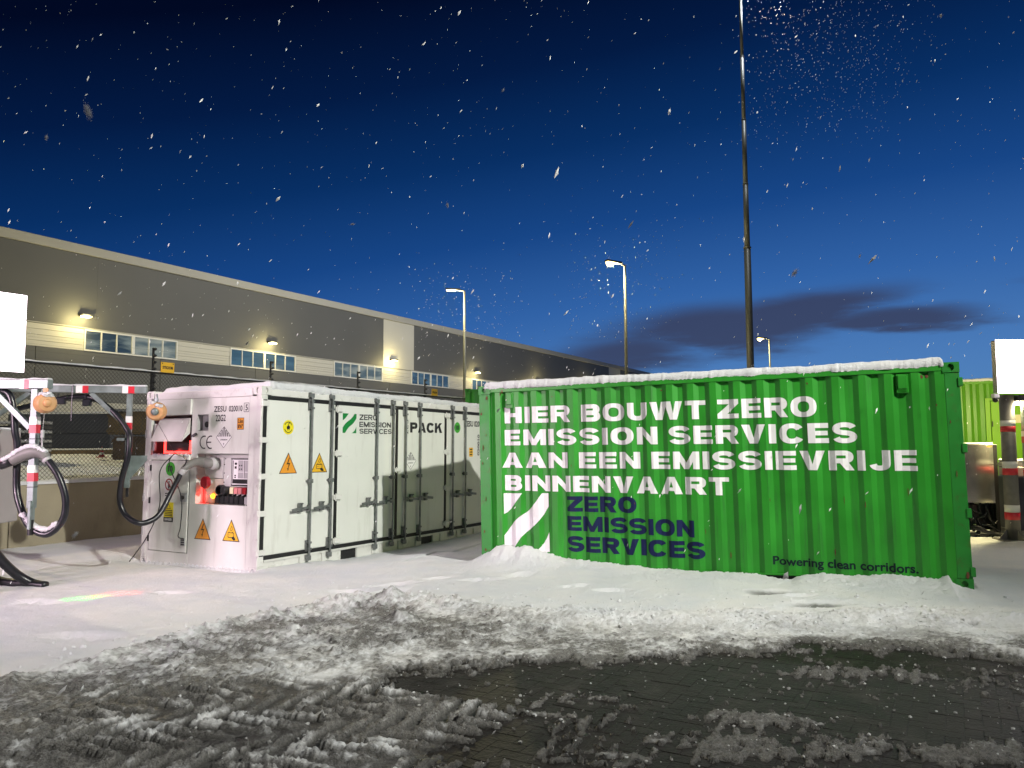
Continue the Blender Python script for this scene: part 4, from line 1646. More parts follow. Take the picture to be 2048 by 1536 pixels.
side.polys(lt, quad_map(ps, w, 5.150, 5.90, 2.166, 2.180, .116), .002)
ps, w = font_text('020010', .03)
side.polys(lt, [([(5.70 - b * .075, 1.60 + a / w * .42) for a, b in q], k) for q, k in ps], .002)
obj('lettering', lt, M_PRINT, DOORS[3])
mb = MB()
side.slab(mb, 5.320, 5.455, 1.580, 1.757, .001, .003)
mb.cur = 1
for z in (1.61, 1.66, 1.71):
    side.slab(mb, 5.34, 5.435, z, z + .022, .0032, .0038)
obj('height_sticker', mb, [M_AMBER, M_PRINT], DOORS[3])

# ---- the end with the sockets: a = -y (so that a grows to the right as one looks at it)
endf = Face((.012, 0, 0), (0, -1, 0), (0, 0, 1), (-1, 0, 0))


def E(y):
    return -y


ep = MB()
def slabE(mb, y0, y1, z0, z1, x0, x1):
    mb.box(x0, x1, min(y0, y1), max(y0, y1), z0, z1)


# skin pieces leave out: hatch (y 1.42-2.27, z 1.63-2.22), socket bay (y .235-1.285, z .935-1.66), small socket (y 1.06-1.295, z 1.985-2.22)
obj('end_panel', MB().box(.012, .20, .101, .234, .02, 2.452).box(.012, .20, .2345, 1.412, .02, .934).box(.012, .20, .2345, 1.059, 1.661, 2.452)
    .box(.012, .20, 1.0595, 1.412, 1.661, 1.984).box(.012, .20, 1.0595, 1.412, 2.221, 2.452).box(.012, .20, 1.2955, 1.412, 1.9845, 2.2205).box(.012, .20, 1.2865, 1.412, .9345, 1.6605), M_WHITE, white_box)
obj('upper_frame', MB().bbox_bev(-.018, .20, 1.416, 2.335, 2.222, 2.45, .005).bbox_bev(-.018, .20, 1.416, 2.335, 1.562, 1.628, .005).bbox_bev(-.018, .20, 2.272, 2.335, 1.629, 2.2215, .004), M_WHITE, white_box)
obj('header', MB().bbox_bev(.004, .20, .179, W_ - .179, 2.455, HT - .028, .005), M_WHITE2, white_box)
obj('sill', MB().box(.010, .20, 1.4165, W_ - .101, .02, .222), M_WHITE, white_box)
obj('left_stile', MB().box(.010, .20, 2.278, W_ - .101, .223, 1.560), M_WHITE, white_box)
obj('inner_wall', MB().box(.32, .335, .10, W_ - .10, .10, 2.45), M_LGREY, white_box)
dl = obj('service_door', MB().bbox_bev(.006, .10, 1.440, 2.272, .230, 1.553, .006), M_WHITE, white_box)
obj('door_gap', MB().box(.05, .19, 1.4165, 2.2765, .223, 1.560), M_SEAL, white_box)
for z in (1.44, .96, .40):
    obj('hinge', MB().bbox_bev(-.012, .0055, 2.262, 2.290, z - .045, z + .045, .004), M_BLACK, dl)
for z in (1.95, 1.0, .50):
    obj('side_latch', MB().box(-.006, .003, 2.40, 2.43, z - .06, z + .06), M_GREY, white_box)
m2 = MB()
m2.bbox_bev(-.010, .0055, 1.450, 1.585, .960, 1.085, .004)
m2.cur = 1
m2.box(-.013, -.0105, 1.468, 1.567, .978, 1.067)
m2.cur = 2
m2.tube([(-.03, 1.517, 1.02), (-.0135, 1.517, 1.02)], .030, 10)
obj('door_lock', m2, [M_GALV, M_GREY, M_BLACK], dl)
m2 = MB()
m2.bbox_bev(-.008, .0055, 1.452, 1.545, .325, .432, .003)
m2.cur = 1
for k in range(3):
    m2.box(-.0105, -.0085, 1.462, 1.535, .338 + k * .032, .356 + k * .032)
obj('cable_vent', m2, [M_GREY, M_BLACK], dl)
# hatch with its flap and the red light behind it
M_FLAP = mat('hatch_flap', (.58, .56, .54), .4, var=.06, vscale=4)
obj('hatch_box', MB().box(.30, .31, 1.42, 2.27, 1.63, 2.22).box(.02, .30, 1.414, 1.4195, 1.63, 2.22).box(.02, .30, 2.265, 2.2715, 1.63, 2.22).box(.02, .30, 1.42, 2.264, 2.214, 2.2205).box(.02, .30, 1.42, 2.264, 1.6285, 1.636), mat('hatch_inside', (.16, .16, .17), .5), white_box)
fl = MB()
fl.prism([(.02, 1.455, 2.17), (.02, 2.13, 2.17), (-.115, 2.16, 1.835), (-.115, 1.458, 1.83)], (.012, 0, .006))
fl.prism([(.02, 1.455, 2.17), (-.115, 1.458, 1.83), (.02, 1.455, 1.95)], (0, .010, 0))
obj('hatch_flap', fl, M_FLAP, white_box)
obj('strut', MB().tube([(.02, 2.215, 2.10), (.02, 2.235, 1.70)], .028, 8), M_GREY, white_box)
rl = MB()
rl.box(.05, .08, 1.465, 1.50, 1.655, 1.84).box(.05, .08, 2.03, 2.065, 1.655, 1.84).box(.05, .08, 1.5005, 2.0295, 1.655, 1.69)
obj('red_light_frame', rl, M_REDLED, white_box)
obj('hatch_screen', MB().box(.06, .085, 1.505, 2.025, 1.695, 1.86), M_BLACK, white_box)
sn = MB()
for k in range(26):
    y = 1.44 + .80 * k / 25
    sn.lump((-.004 + .02 * rr.random(), y, 1.628), .020 + .014 * rr.random(), k, 7, 4, .3, .8)
obj('sill_snow', sn, M_SNOW, white_box, True)
# small square socket
obj('socket_recess', MB().box(.10, .11, 1.06, 1.295, 1.985, 2.22).box(.015, .10, 1.0605, 1.064, 1.985, 2.22).box(.015, .10, 1.2905, 1.2945, 1.985, 2.22).box(.015, .10, 1.065, 1.290, 2.2165, 2.2203).box(.015, .10, 1.065, 1.290, 1.9848, 1.989), M_GREY, white_box)
sk = MB()
sk.cur = 0
sk.lathe([(.062, 0), (.062, .05), (.048, .055), (.045, .02)], 20, (.098, 1.135, 2.075), (-1, 0, 0))
sk.lathe([(.03, 0), (.03, .02), (.01, .03)], 14, (.098, 1.15, 2.16), (-1, 0, 0))
so = obj('round_socket', sk, M_GALV, white_box)
obj('socket_cap', MB().lathe([(.044, 0), (.044, .008)], 16, (.05, 1.135, 2.075), (-1, 0, 0)), M_BLACK, so)
obj('cap_lever', MB().bar((-.01, 1.285, 1.94), (-.03, 1.34, 1.905), .05, .03), M_BLACK, white_box)
# socket bay
bay = MB()
bay.box(.16, .17, .235, 1.285, .935, 1.66)
bay.box(.015, .16, .2346, .239, .936, 1.659)
bay.box(.015, .16, 1.281, 1.2855, .936, 1.659)
bay.box(.015, .16, .2395, 1.2805, 1.655, 1.6603)
bay.box(.015, .16, .2395, 1.2805, .9345, .940)
obj('socket_bay', bay, M_LGREY, white_box)
obj('bay_plate', MB().bbox_bev(.10, .158, .245, .812, 1.19, 1.60, .004), M_LGREY, white_box)
obj('bay_plate', MB().bbox_bev(.11, .158, .83, 1.19, 1.305, 1.60, .004), M_LGREY, white_box)
obj('bay_plate', MB().bbox_bev(.11, .158, .70, 1.19, .95, 1.295, .004), mat('bay_plate_cream', (.62, .56, .46), .5, var=.08), white_box)
bb = MB()
for y in (.30, .42, .54, .66, .78):
    bb.tube([(.092, y, 1.598 - .015), (.0995, y, 1.598 - .015)], .008, 6)
for z in (1.25, 1.38, 1.5):
    bb.tube([(.092, .80, z), (.0995, .80, z)], .008, 6)
obj('bolts', bb, M_DARKSTEEL, white_box)
scr = obj('screen_frame', MB().bbox_bev(.070, .099, .252, .632, 1.205, 1.590, .004), M_BLACK, white_box)
sf = Face((.070, 0, 0), (0, -1, 0), (0, 0, 1), (-1, 0, 0))
s2 = MB()
s2.cur = 0
sf.slab(s2, -.612, -.275, 1.225, 1.573, .0006, .002)
s2.cur = 1
sf.slab(s2, -.600, -.585, 1.235, 1.56, .0022, .003)
sf.slab(s2, -.585, -.30, 1.238, 1.300, .0022, .003)
s2.cur = 2
sf.slab(s2, -.490, -.385, 1.405, 1.56, .0022, .003)
sf.slab(s2, -.490, -.385, 1.312, 1.395, .0022, .003)
sf.slab(s2, -.355, -.30, 1.405, 1.56, .0022, .003)
sf.slab(s2, -.355, -.30, 1.312, 1.395, .0022, .003)
s2.cur = 1
sf.slab(s2, -.372, -.360, 1.312, 1.56, .0022, .0032)
sf.slab(s2, -.56, -.515, 1.50, 1.53, .0022, .003)
sf.slab(s2, -.56, -.52, 1.445, 1.48, .0022, .003)
sf.slab(s2, -.56, -.53, 1.34, 1.36, .0022, .003)
sf.slab(s2, -.56, -.53, 1.315, 1.332, .0022, .003)
for a, b in ((-.46, 1.49), (-.42, 1.49), (-.46, 1.44), (-.42, 1.44)):
    sf.disc(s2, a, b, .012, .0034, 10)
obj('control_screen', s2, [M_WSTICK, M_BLACK, M_GREY], scr)
es = MB()
es.cur = 0
es.lathe([(.035, 0), (.035, .05)], 16, (.108, 1.08, 1.245), (-1, 0, 0))
es.cur = 1
es.lathe([(.055, .0505), (.088, .075), (.088, .115), (.07, .13)], 24, (.108, 1.08, 1.245), (-1, 0, 0))
o = obj('stop_button', es, [M_GREY, M_RED], white_box)
smooth_by_angle(o)
obj('key_switch', MB().lathe([(.05, 0), (.05, .02), (.042, .025)], 16, (.158, 1.20, 1.15), (-1, 0, 0)), M_GREY, white_box)
o = obj('warning_light', MB().lathe([(.032, 0), (.032, .02), (.022, .035), (.002, .04)], 16, (.108, 1.02, 1.05), (-1, 0, 0)), M_AMBLED, white_box)
smooth_by_angle(o)
obj('red_strip_light', MB().box(.10, .115, 1.262, 1.279, .95, 1.16), M_REDLED, white_box)
bp_ = MB()
bp_.lathe([(.062, 0), (.075, .02), (.075, .08), (.06, .10), (.06, .02)], 18, (.10, .80, 1.142), (-1, 0, 0))
bp_.lathe([(.055, 0), (.06, .09), (.05, .10)], 14, (.10, .70, 1.14), (-1, .2, 0))
obj('power_socket', bp_, M_BLACK, white_box)
PK_ = mat('pink_cap', (.62, .22, .22), .45)
for k, m in enumerate((M_CREAM, PK_, PK_, M_RED)):
    y = .60 - k * .085
    obj('coupler_cap', MB().bbox_bev(.05, .155, y - .036, y + .036, 1.092, 1.185, .008), m, white_box)
for k in range(7):
    y = .865 - k * .098
    c = MB()
    c.bbox_bev(.03, .155, y - .042, y + .042, .952, 1.062, .010)
    c.tube([(.04, y - .02, 1.060), (.10, y - .02, 1.08)], .014, 6)
    obj('coupler', c, M_BLACK if k < 6 else M_GREY, white_box)
# print on the end
M_CE = M_PRINT
ce = MB()
for cy, bar in ((-1.165, False), (-1.030, True)):
    pts = [(cy + .085 * (.35 + math.cos(R(a))), 1.818 + .088 * math.sin(R(a))) for a in np.linspace(72, 288, 18)]
    endf.line(ce, pts, .017, .002)
    if bar:
        endf.line(ce, [(cy - .05, 1.818), (cy + .042, 1.818)], .017, .003)
obj('conformity_mark', ce, M_PRINT, white_box)
lt = MB()
for s, y0, y1, z, c in (('ZESU', .956, .700, 2.250, .082), ('020010', .648, .378, 2.248, .082), ('22G2', .912, .707, 2.115, .095)):
    ps, w = font_text(s, .018)
    obj('lettering', endf.polys(MB(), quad_map(ps, w, -y0, -y1, z, z, c), .002), M_PRINT, white_box)
lt = MB()
ps, w = font_text('5', .02)
endf.polys(lt, quad_map(ps, w, -.318, -.272, 2.256, 2.256, .086), .002)
endf.line(lt, [(-.345, 2.238), (-.25, 2.238), (-.25, 2.360), (-.345, 2.360), (-.345, 2.238)], .007, .002)
obj('lettering', lt, M_PRINT, white_box)
mb = MB()
mb.cur = 1
endf.slab(mb, -.472, -.340, 1.990, 2.157, .0005, .0015)
mb.cur = 0
endf.slab(mb, -.466, -.346, 1.996, 2.151, .0016, .0024)
mb.cur = 1
for s, z in (('2.6m', 2.085), ("8'6\"", 2.012)):
    ps, w = font_text(s, .03)
    endf.polys(mb, quad_map(ps, w, -.455, -.358, z, z, .052), .0032)
obj('height_sticker', mb, [M_ORANGE, M_PRINT], white_box)
hazard_diamond(endf, white_box, -.731, 1.887, .155, .150)
warning_sign('warning_sign', endf, white_box, -1.103, .440, .340, .300, 'bolt', M_ORANGE)
warning_sign('warning_sign', endf, white_box, -.523, .444, .340, .303, 'battery', M_AMBER)
df = Face((.006, 0, 0), (0, -1, 0), (0, 0, 1), (-1, 0, 0))
round_number(df, dl, -1.838, 1.430, .103)
mb = MB()
mb.cur = 0
df.slab(mb, -1.955, -1.758, .995, 1.300, .0005, .0015)
mb.cur = 1
df.disc(mb, -1.857, 1.200, .088, .0022, 28, .068)
df.line(mb, [(-1.857 - .055, 1.255), (-1.857 + .055, 1.145)], .018, .0026)
mb.cur = 2
df.polys(mb, [[(-1.872, 1.14), (-1.842, 1.14), (-1.838, 1.215), (-1.876, 1.215)], [(-1.868, 1.225), (-1.846, 1.225), (-1.842, 1.248), (-1.872, 1.248)]], .0022)
for z in (1.06, 1.03):
    df.slab(mb, -1.935, -1.78, z, z + .014, .0016, .0022)
obj('no_entry_sign', mb, [M_WSTICK, M_RED, M_PRINT], dl)
mb = MB()
mb.cur = 0
df.slab(mb, -1.950, -1.740, .725, .940, .0005, .0015)
mb.cur = 1
df.slab(mb, -1.950, -1.740, .655, .7249, .0005, .0015)
df.polys(mb, [tri_pts(-1.845, .845, .095, .082)], .0022)
for z in (.815, .79, .765, .742):
    df.slab(mb, -1.93, -1.76, z, z + .012, .0016, .0022)
mb.cur = 0
df.polys(mb, [tri_pts(-1.845, .845, .095, .082, .008)], .0028)
mb.cur = 2
ps, w = font_text('DANGER', .03)
df.polys(mb, quad_map(ps, w, -1.925, -1.765, .675, .675, .034), .0026)
obj('danger_sign', mb, [M_YELLOW, M_PRINT, M_WSTICK], dl)
# faint seams
sm = MB()
for pts in ([(-1.414, 2.45), (-1.414, 2.222)], [(-.2335, .02), (-.2335, 2.452)]):
    endf.line(sm, pts, .004, .0008)
obj('panel_seam', sm, M_GREY, white_box)
roof_snow('roof_snow', 'smooth white snow lying on the roof of the white battery container', WM, .14, 5.9, .0, W_ - .12, HT - .03, .11, 17)
# the red lights behind the flap and in the bay also shine
for p in ((.03, 1.77, 1.70), (.08, 1.22, 1.04)):
    point_lamp('red_glow_light', WM @ Vector(p), .45, (1, .05, .04), .02)


# ------------------------------------------------------------------ retaining wall, fence and the higher ground behind
FD = Vector((.477, .879, 0)).normalized()
FN = Vector((-FD.y, FD.x, 0))                       # away from the yard
FO = Vector((-7.85, 13.5, 0))
FMX = basis(FO, FD, FN, Vector((0, 0, 1)))
M_CONC = mat('concrete_wall', (.34, .30, .215), .85, var=.14, vscale=1.3, bump=.25, bscale=40, dirt=(.13, .115, .085), dirt_amt=.45, dscale=1.8, stretch=(1, 1, .35))
rw = thing('retaining_wall', 'stained concrete retaining wall under the chain-link fence', 'wall', matrix=FMX)
x = -13.0
k = 0
while x < 24:
    obj('concrete_panel', MB().bbox_bev(x + .006, x + 2.994, 0 + .004 * (k % 2), .18, -.3, 1.03 + .006 * (k % 3), .012), M_CONC, rw)
    x += 3.0
    k += 1
# higher snow-covered ground
tx = np.concatenate([np.linspace(-40, -14, 12)[:-1], np.linspace(-14, 26, 260), np.linspace(26, 400, 30)[1:]])
ty = np.concatenate([np.linspace(.18, 8, 70), np.linspace(8, 14, 20)[1:], np.linspace(14, 45, 16)[1:]])
TX, TY = np.meshgrid(tx, ty)
TZ = np.interp(TY, [0, .3, 2, 4.5, 9, 100], [1.075, 1.09, 1.27, 1.42, 1.48, 1.5]) + .03 * fbm(TX, TY, 1.2, 4, 201) + .012 * fbm(TX, TY, .25, 3, 203)
mb = MB()
nx_ = len(tx)
mb.add(np.stack([TX, TY, TZ], -1).reshape(-1, 3), [(j * nx_ + i, j * nx_ + i + 1, (j + 1) * nx_ + i + 1, (j + 1) * nx_ + i) for j in range(len(ty) - 1) for i in range(nx_ - 1)])
tr_ = obj('snow_terrain', mb, M_SNOW, None, True, 'snow-covered higher ground behind the retaining wall', kind='structure')
tr_.matrix_world = FMX
cap = MB()
nx2 = 420
cx = np.linspace(-13, 24, nx2)
prof = [(-.015, 1.03), (-.02, 1.06), (.0, 1.085), (.09, 1.10), (.185, 1.09)]
P_ = []
for (y, z) in prof:
    n_ = fbm(cx, cx * 0 + y * 3, .25, 3, 207) * .02
    P_ += [(a, y + n_[i] * .6, z + n_[i] * (z > 1.05)) for i, a in enumerate(cx)]
cap.add(P_, [(j * nx2 + i, j * nx2 + i + 1, (j + 1) * nx2 + i + 1, (j + 1) * nx2 + i) for j in range(len(prof) - 1) for i in range(nx2 - 1)])
o = obj('wall_snow', cap, M_SNOW, None, True, 'ridge of snow along the top of the retaining wall', 'snow', kind='stuff')
o.matrix_world = FMX

M_FENCE = mat('black_fence_wire', (.010, .010, .012), .5)
M_POST = mat('black_fence_post', (.012, .012, .014), .45)
fence = thing('chain_link_fence', 'black chain-link fence with spiked electric posts on the retaining wall', 'fence', matrix=FMX)
wm = MB()
z0, z1 = 1.10, 3.06
hh = z1 - z0
pitch = .075


def thin(mb, p, q, r=.0036):
    t = (Vector(q) - Vector(p)).normalized()
    a = Vector((0, 1, 0))
    s = t.cross(a).normalized()
    vs_ = []
    for e in (p, q):
        for k in range(3):
            an = 2.094 * k
            vs_.append(Vector(e) + (s * math.cos(an) + a * math.sin(an)) * r)
    mb.add(vs_, [(0, 1, 4, 3), (1, 2, 5, 4), (2, 0, 3, 5)])


x = -5.0
while x < 16:
    thin(wm, (x, .088, z0), (x + hh, .088, z1))
    thin(wm, (x + hh, .094, z0), (x, .094, z1))
    x += pitch
obj('wire_mesh', wm, M_FENCE, fence, kind='stuff')
obj('top_rail', MB().tube([(-6, .09, 3.075), (18, .09, 3.075)], .021, 8), M_POST, fence)
rs = MB()
xx = np.linspace(-6, 18, 300)
rs.tube([(a, .09, 3.102 + .006 * math.sin(a * 9) * math.sin(a * 3.1)) for a in xx], lambda t: .014 + .006 * abs(math.sin(t * 140)), 6)
o = obj('rail_snow', rs, M_SNOW, None, True, 'line of snow on the top rail of the chain-link fence', 'snow', kind='stuff')
o.matrix_world = FMX
post = None
for k in range(-1, 6):
    x = 1.58 + 2.98 * k
    p = obj('fence_post', MB().bbox_bev(x - .03, x + .03, .10, .16, 1.0, 3.08, .005), M_POST, fence)
    obj('post_extension', MB().bbox_bev(x - .018, x + .018, .105, .14, 3.081, 3.56, .004), M_POST, p)
    ins = MB()
    for z in np.linspace(2.5, 3.53, 9):
        ins.lathe([(.012, 0), (.028, .02), (.03, .035), (.014, .05), (.02, .065)], 8, (x, .104, z), (0, -1, 0))
        ins.lathe([(.014, 0), (.022, .02), (.012, .04)], 8, (x + .019, .12, z), (1, 0, 0))
    obj('insulator', ins, M_POST, p)
ew = MB()
for z in np.linspace(3.15, 3.5, 4):
    ew.tube([(-4.3, .05, z), (16.5, .05, z)], .0016, 3)
obj('electric_wire', ew, M_FENCE, fence)
for x, lab in ((1.84, 'yellow warning plate on the fence wires above the top rail by the white container'), (10.9, 'small yellow warning plate on the fence wires between the street lamp and the window')):
    s = thing('warning_plate', lab, 'sign', matrix=FMX @ Matrix.Translation((x, .04, 3.19)), group='yellow plates on the fence')
    obj('plate', MB().bbox_bev(-.15, .15, -.004, .004, -.10, .10, .003), M_AMBER, s)
    f = Face((0, -.004, 0), (1, 0, 0), (0, 0, 1), (0, -1, 0))
    m2 = MB()
    ps, w = font_text('STROOM', .05)
    f.polys(m2, quad_map(ps, w, -.115, .115, -.035, -.035, .062), .002)
    for a in (-.12, .12):
        f.disc(m2, a, .075, .012, .002, 10)
    obj('plate_print', m2, M_PRINT, s)

# things standing on the higher ground
M_NAVYST = mat('dark_blue_steel', (.020, .024, .036), .55, var=.15, vscale=2, bump=.05)
for k, zz in enumerate((1.46, 1.975)):
    s = thing('flat_steel_box', ('lower' if k == 0 else 'upper') + ' dark blue flat steel box of the pair stacked behind the fence', 'box', (-12.05, 20.6, zz), R(3), 'dark blue boxes behind the fence')
    obj('body', MB().bbox_bev(-1.35, 1.25, -.5, 2.2, 0, .51, .012), M_NAVYST, s)
    r_ = MB()
    for z in (.165, .335):
        r_.bbox_bev(-1.35, 1.25, -.512, -.5005, z - .012, z + .012, .003)
    obj('rib', r_, M_NAVYST, s)
o = obj('box_snow', MB().bbox_bev(-1.37, 1.27, -.51, 2.2, 0, .05, .02), M_SNOW, None, True, 'snow on top of the dark blue steel boxes', 'snow', kind='stuff')
o.location, o.rotation_euler = (-12.05, 20.6, 2.486), (0, 0, R(3))
M_WOOD = mat('weathered_wood', (.055, .032, .014), .8, var=.3, vscale=5, bump=.3, bscale=30, dirt=(.03, .018, .010), dirt_amt=.4, dscale=5, stretch=(4, 4, .6))
M_WOODL = mat('pale_wood', (.105, .070, .028), .75, var=.25, vscale=5, dirt=(.05, .03, .015), dirt_amt=.3, dscale=5, stretch=(4, 4, .6))
bm_ = thing('timber_beam', 'snow-dusted timber beam lying in front of the dark blue boxes', 'beam', (-11.9, 19.8, 1.44), R(2))
obj('timber', MB().bbox_bev(-1.7, 1.55, -.09, .09, 0, .115, .01), M_WOODL, bm_)
obj('beam_snow', MB().bbox_bev(-1.69, 1.54, -.085, .085, .116, .15, .012), M_SNOW, bm_)
for k, (zz, m, xx_) in enumerate(((1.36, M_WOOD, 0.0), (1.90, M_WOODL, -.12))):
    s = thing('wooden_crate', ('dark brown wooden crate standing under the paler crate by the fence', 'pale brown wooden crate on top of the dark one behind the fence')[k], 'crate', (-8.26 + xx_, 17.1, zz), R(4), 'wooden crates behind the fence')
    for i in range(6):
        obj('board', MB().bbox_bev(-.60 + i * .235, -.60 + i * .235 + .222, -.40, -.378 + .003 * (i % 2), .012, .46, .004), m, s)
    for i in range(4):
        obj('board', MB().bbox_bev(-.62, -.602, -.377 + i * .20, -.377 + i * .20 + .19, .012, .46, .004), m, s)
    obj('frame', MB().box(-.625, .83, -.424, -.4005, .05, .11).box(-.625, .83, -.424, -.4005, .38, .44).box(-.60, .81, -.376, .42, 0, .011).box(-.60, .81, -.376, .42, .461, .50), m, s)
o = obj('crate_snow', MB().bbox_bev(-.74, .72, -.40, .42, 0, .05, .02), M_SNOW, None, True, 'snow on the lid of the top wooden crate', 'snow', kind='stuff')
o.location, o.rotation_euler = (-8.26, 17.1, 2.402), (0, 0, R(4))
gs = thing('pallet_stack', 'stack of grey steel grating frames behind the fence', 'grating stack', (-10.35, 16.0, 1.36), R(5))
for i in range(9):
    obj('grating', MB().bbox_bev(-.85, .40, -.35, .35, i * .095, i * .095 + .055, .004), M_DARKSTEEL if i % 2 else M_GREY, gs)
cn = thing('traffic_cone', 'small red and white traffic cone in front of the dark blue boxes', 'cone', (-9.42, 17.3, 1.40))
cn.scale = (.78, .78, .78)
obj('cone_base', MB().bbox_bev(-.11, .11, -.11, .11, 0, .025, .006), M_RED, cn)
for i, m in enumerate((M_RED, M_WSTICK, M_RED, M_WSTICK, M_RED)):
    obj('cone_band', MB().lathe([(.085 - .0165 * i, .026 + .062 * i), (.0685 - .0165 * i, .087 + .062 * i)], 16, (0, 0, 0)), m, cn)

# ------------------------------------------------------------------ warehouse
HD = Vector((.478, .878, 0)).normalized()
HN = Vector((-HD.y, HD.x, 0))
HM = basis((-25.8, 38.0, 1.3), HD, HN, Vector((0, 0, 1)))
B0 = 1.3
M_CLAD = mat('dark_grey_cladding', (.106, .108, .109), .55, spec=.3, var=.06, vscale=.25, dirt=(.095, .094, .088), dirt_amt=.35, dscale=.5, stretch=(2, 1, .25))
M_CLADL = mat('cream_cladding', (.50, .49, .44), .5, spec=.3, var=.04, vscale=.4)
M_FASCIA = mat('fascia', (.36, .355, .325), .5, spec=.3, var=.04, vscale=.3)
M_FRAME = mat('window_frame', (.66, .66, .64), .45)
wh = thing('warehouse', 'long grey warehouse with a pale band of lit windows and wall lamps', 'warehouse', matrix=HM)


def z_(v):
    return v - B0


bays = [(-20, 29.5, M_CLAD), (29.5, 33.7, M_CLADL), (33.7, 78.5, M_CLAD), (78.5, 82.8, M_CLADL), (82.8, 104, M_CLAD)]
for a, b, m in bays:
    x = a
    n = max(1, round((b - a) / 24))
    for i in range(n):
        xa, xb = a + (b - a) * i / n, a + (b - a) * (i + 1) / n
        obj('wall_panel', MB().bbox_bev(xa + .002, xb - .002, 0, .15, z_(8.02), z_(12.0), .002), m, wh)
obj('fascia', MB().bbox_bev(-20, 104.2, -.12, .3, z_(12.0), z_(12.5), .02), M_FASCIA, wh)
obj('core', MB().box(-20, 104, .16, 40, z_(1.0), z_(12.4)), M_SEAL, wh)
obj('end_wall', MB().box(104.0, 104.15, .0, 40, z_(1.0), z_(12.0)), M_CLAD, wh)
obj('ledge', MB().bbox_bev(-20, 104, -.06, .15, z_(7.95), z_(8.015), .01), M_FASCIA, wh)
# window band
wx = [4.1 + 9.75 * k for k in range(-3, 11)]
WL = 5.8
m_inside = []
for k in range(6):
    m_inside.append(None)


def pane_mat(name, c1, c2, seed, strength):
    m = bpy.data.materials.new(name)
    m.use_nodes = True
    nt = m.node_tree
    b = nt.nodes['Principled BSDF']
    b.inputs['Base Color'].default_value = (.02, .03, .04, 1)
    b.inputs['Roughness'].default_value = .08
    t = nt.nodes.new('ShaderNodeTexCoord')
    mp = nt.nodes.new('ShaderNodeMapping')
    mp.inputs['Location'].default_value = (seed, seed * .7, 0)
    mp.inputs['Scale'].default_value = (.55, 1, 2.2)
    nt.links.new(t.outputs['Object'], mp.inputs[0])
    n = nt.nodes.new('ShaderNodeTexNoise')
    n.inputs['Scale'].default_value = .9
    n.inputs['Detail'].default_value = 3
    nt.links.new(mp.outputs[0], n.inputs['Vector'])
    r = nt.nodes.new('ShaderNodeValToRGB')
    r.color_ramp.elements[0].position = .42
    r.color_ramp.elements[1].position = .60
    r.color_ramp.elements[0].color = c1 + (1,)
    r.color_ramp.elements[1].color = c2 + (1,)
    nt.links.new(n.outputs['Fac'], r.inputs[0])
    nt.links.new(r.outputs[0], b.inputs['Emission Color'])
    b.inputs['Emission Strength'].default_value = strength
    return m


PANES = [pane_mat('lit_pane', (.020, .045, .075), (.30, .36, .33), 3.1, .55), pane_mat('blue_pane', (.030, .085, .135), (.055, .13, .19), 9.0, .8),
         pane_mat('pale_pane', (.10, .14, .15), (.34, .37, .32), 5.3, .7), pane_mat('dim_pane', (.022, .055, .095), (.075, .14, .19), 1.7, .8)]
order = [1, 3, 2, 0, 1, 2, 3, 1, 3, 1, 3, 1, 3, 1]
prev = -20
for i, a in enumerate(wx):
    # boards between the windows
    for j in range(4):
        h0, h1 = 6.75 + j * .3, 6.75 + j * .3 + .292
        if a - prev > .3:
            obj('cladding_board', MB().bbox_bev(prev + .01, a - .01, 0, .12, z_(h0), z_(h1), .012), M_CLADL, wh)
    b = a + WL
    fr = MB()
    fr.box(a, b, -.04, .12, z_(6.76), z_(6.84)).box(a, b, -.04, .12, z_(7.86), z_(7.945))
    fr.box(a, a + .08, -.04, .12, z_(6.8401), z_(7.8599)).box(b - .08, b, -.04, .12, z_(6.8401), z_(7.8599))
    fr.box(a + WL / 2 - .09, a + WL / 2 + .09, -.03, .12, z_(6.8401), z_(7.8599))
    wf = obj('window', fr, M_FRAME, wh)
    for g in range(2):
        for q in range(3):
            w = (WL / 2 - .08 - .09) / 3
            xa = a + (.08 if g == 0 else WL / 2 + .09) + q * w
            if q:
                obj('mullion', MB().box(xa - .03, xa + .03, -.02, .10, z_(6.841), z_(7.859)), M_FRAME, wf)
            pm_ = PANES[0 if (i == 3 and g == 0) else (2 if (i == 3 or (i == 5 and g == 0)) else order[i])]
            obj('pane', MB().box(xa + (.03 if q else 0), xa + w - (.03 if q < 2 else 0), .04, .05, z_(6.841), z_(7.859)), pm_, wf)
    prev = b
for j in range(4):
    obj('cladding_board', MB().bbox_bev(prev + .01, 104, 0, .12, z_(6.75 + j * .3), z_(6.75 + j * .3 + .292), .012), M_CLADL, wh)
x = -20.0
while x < 103:
    obj('lower_panel', MB().bbox_bev(x + .012, min(104, x + 7.2) - .012, .01, .14, z_(4.0), z_(6.742), .012), M_CLAD, wh)
    obj('base_panel', MB().bbox_bev(x + .012, min(104, x + 7.2) - .012, .0, .14, z_(1.0), z_(3.99), .012), M_FASCIA, wh)
    x += 7.2
M_LAMPW = mat('warm_lamp_glass', (.9, .8, .5), .3, emit=(1, .82, .36), estr=22)
for t in (4.0, 17.2, 30.6, 43.8, 57.0, 70.2, 83.4):
    fx = MB()
    fx.bbox_bev(t - .30, t + .30, -.30, -.002, z_(8.62), z_(8.72), .02)
    fx.bar((t, -.02, z_(8.60)), (t, -.45, z_(8.70)), .5, .05)
    lf_ = obj('wall_lamp', fx, M_DARKSTEEL, wh)
    obj('lamp_glass', MB().bbox_bev(t - .22, t + .22, -.47, -.10, z_(8.54), z_(8.60), .02), M_LAMPW, lf_)
    point_lamp('wall_lamp_light', HM @ Vector((t - .30, -.85, z_(8.35))), 210, (1, .82, .34), .12)

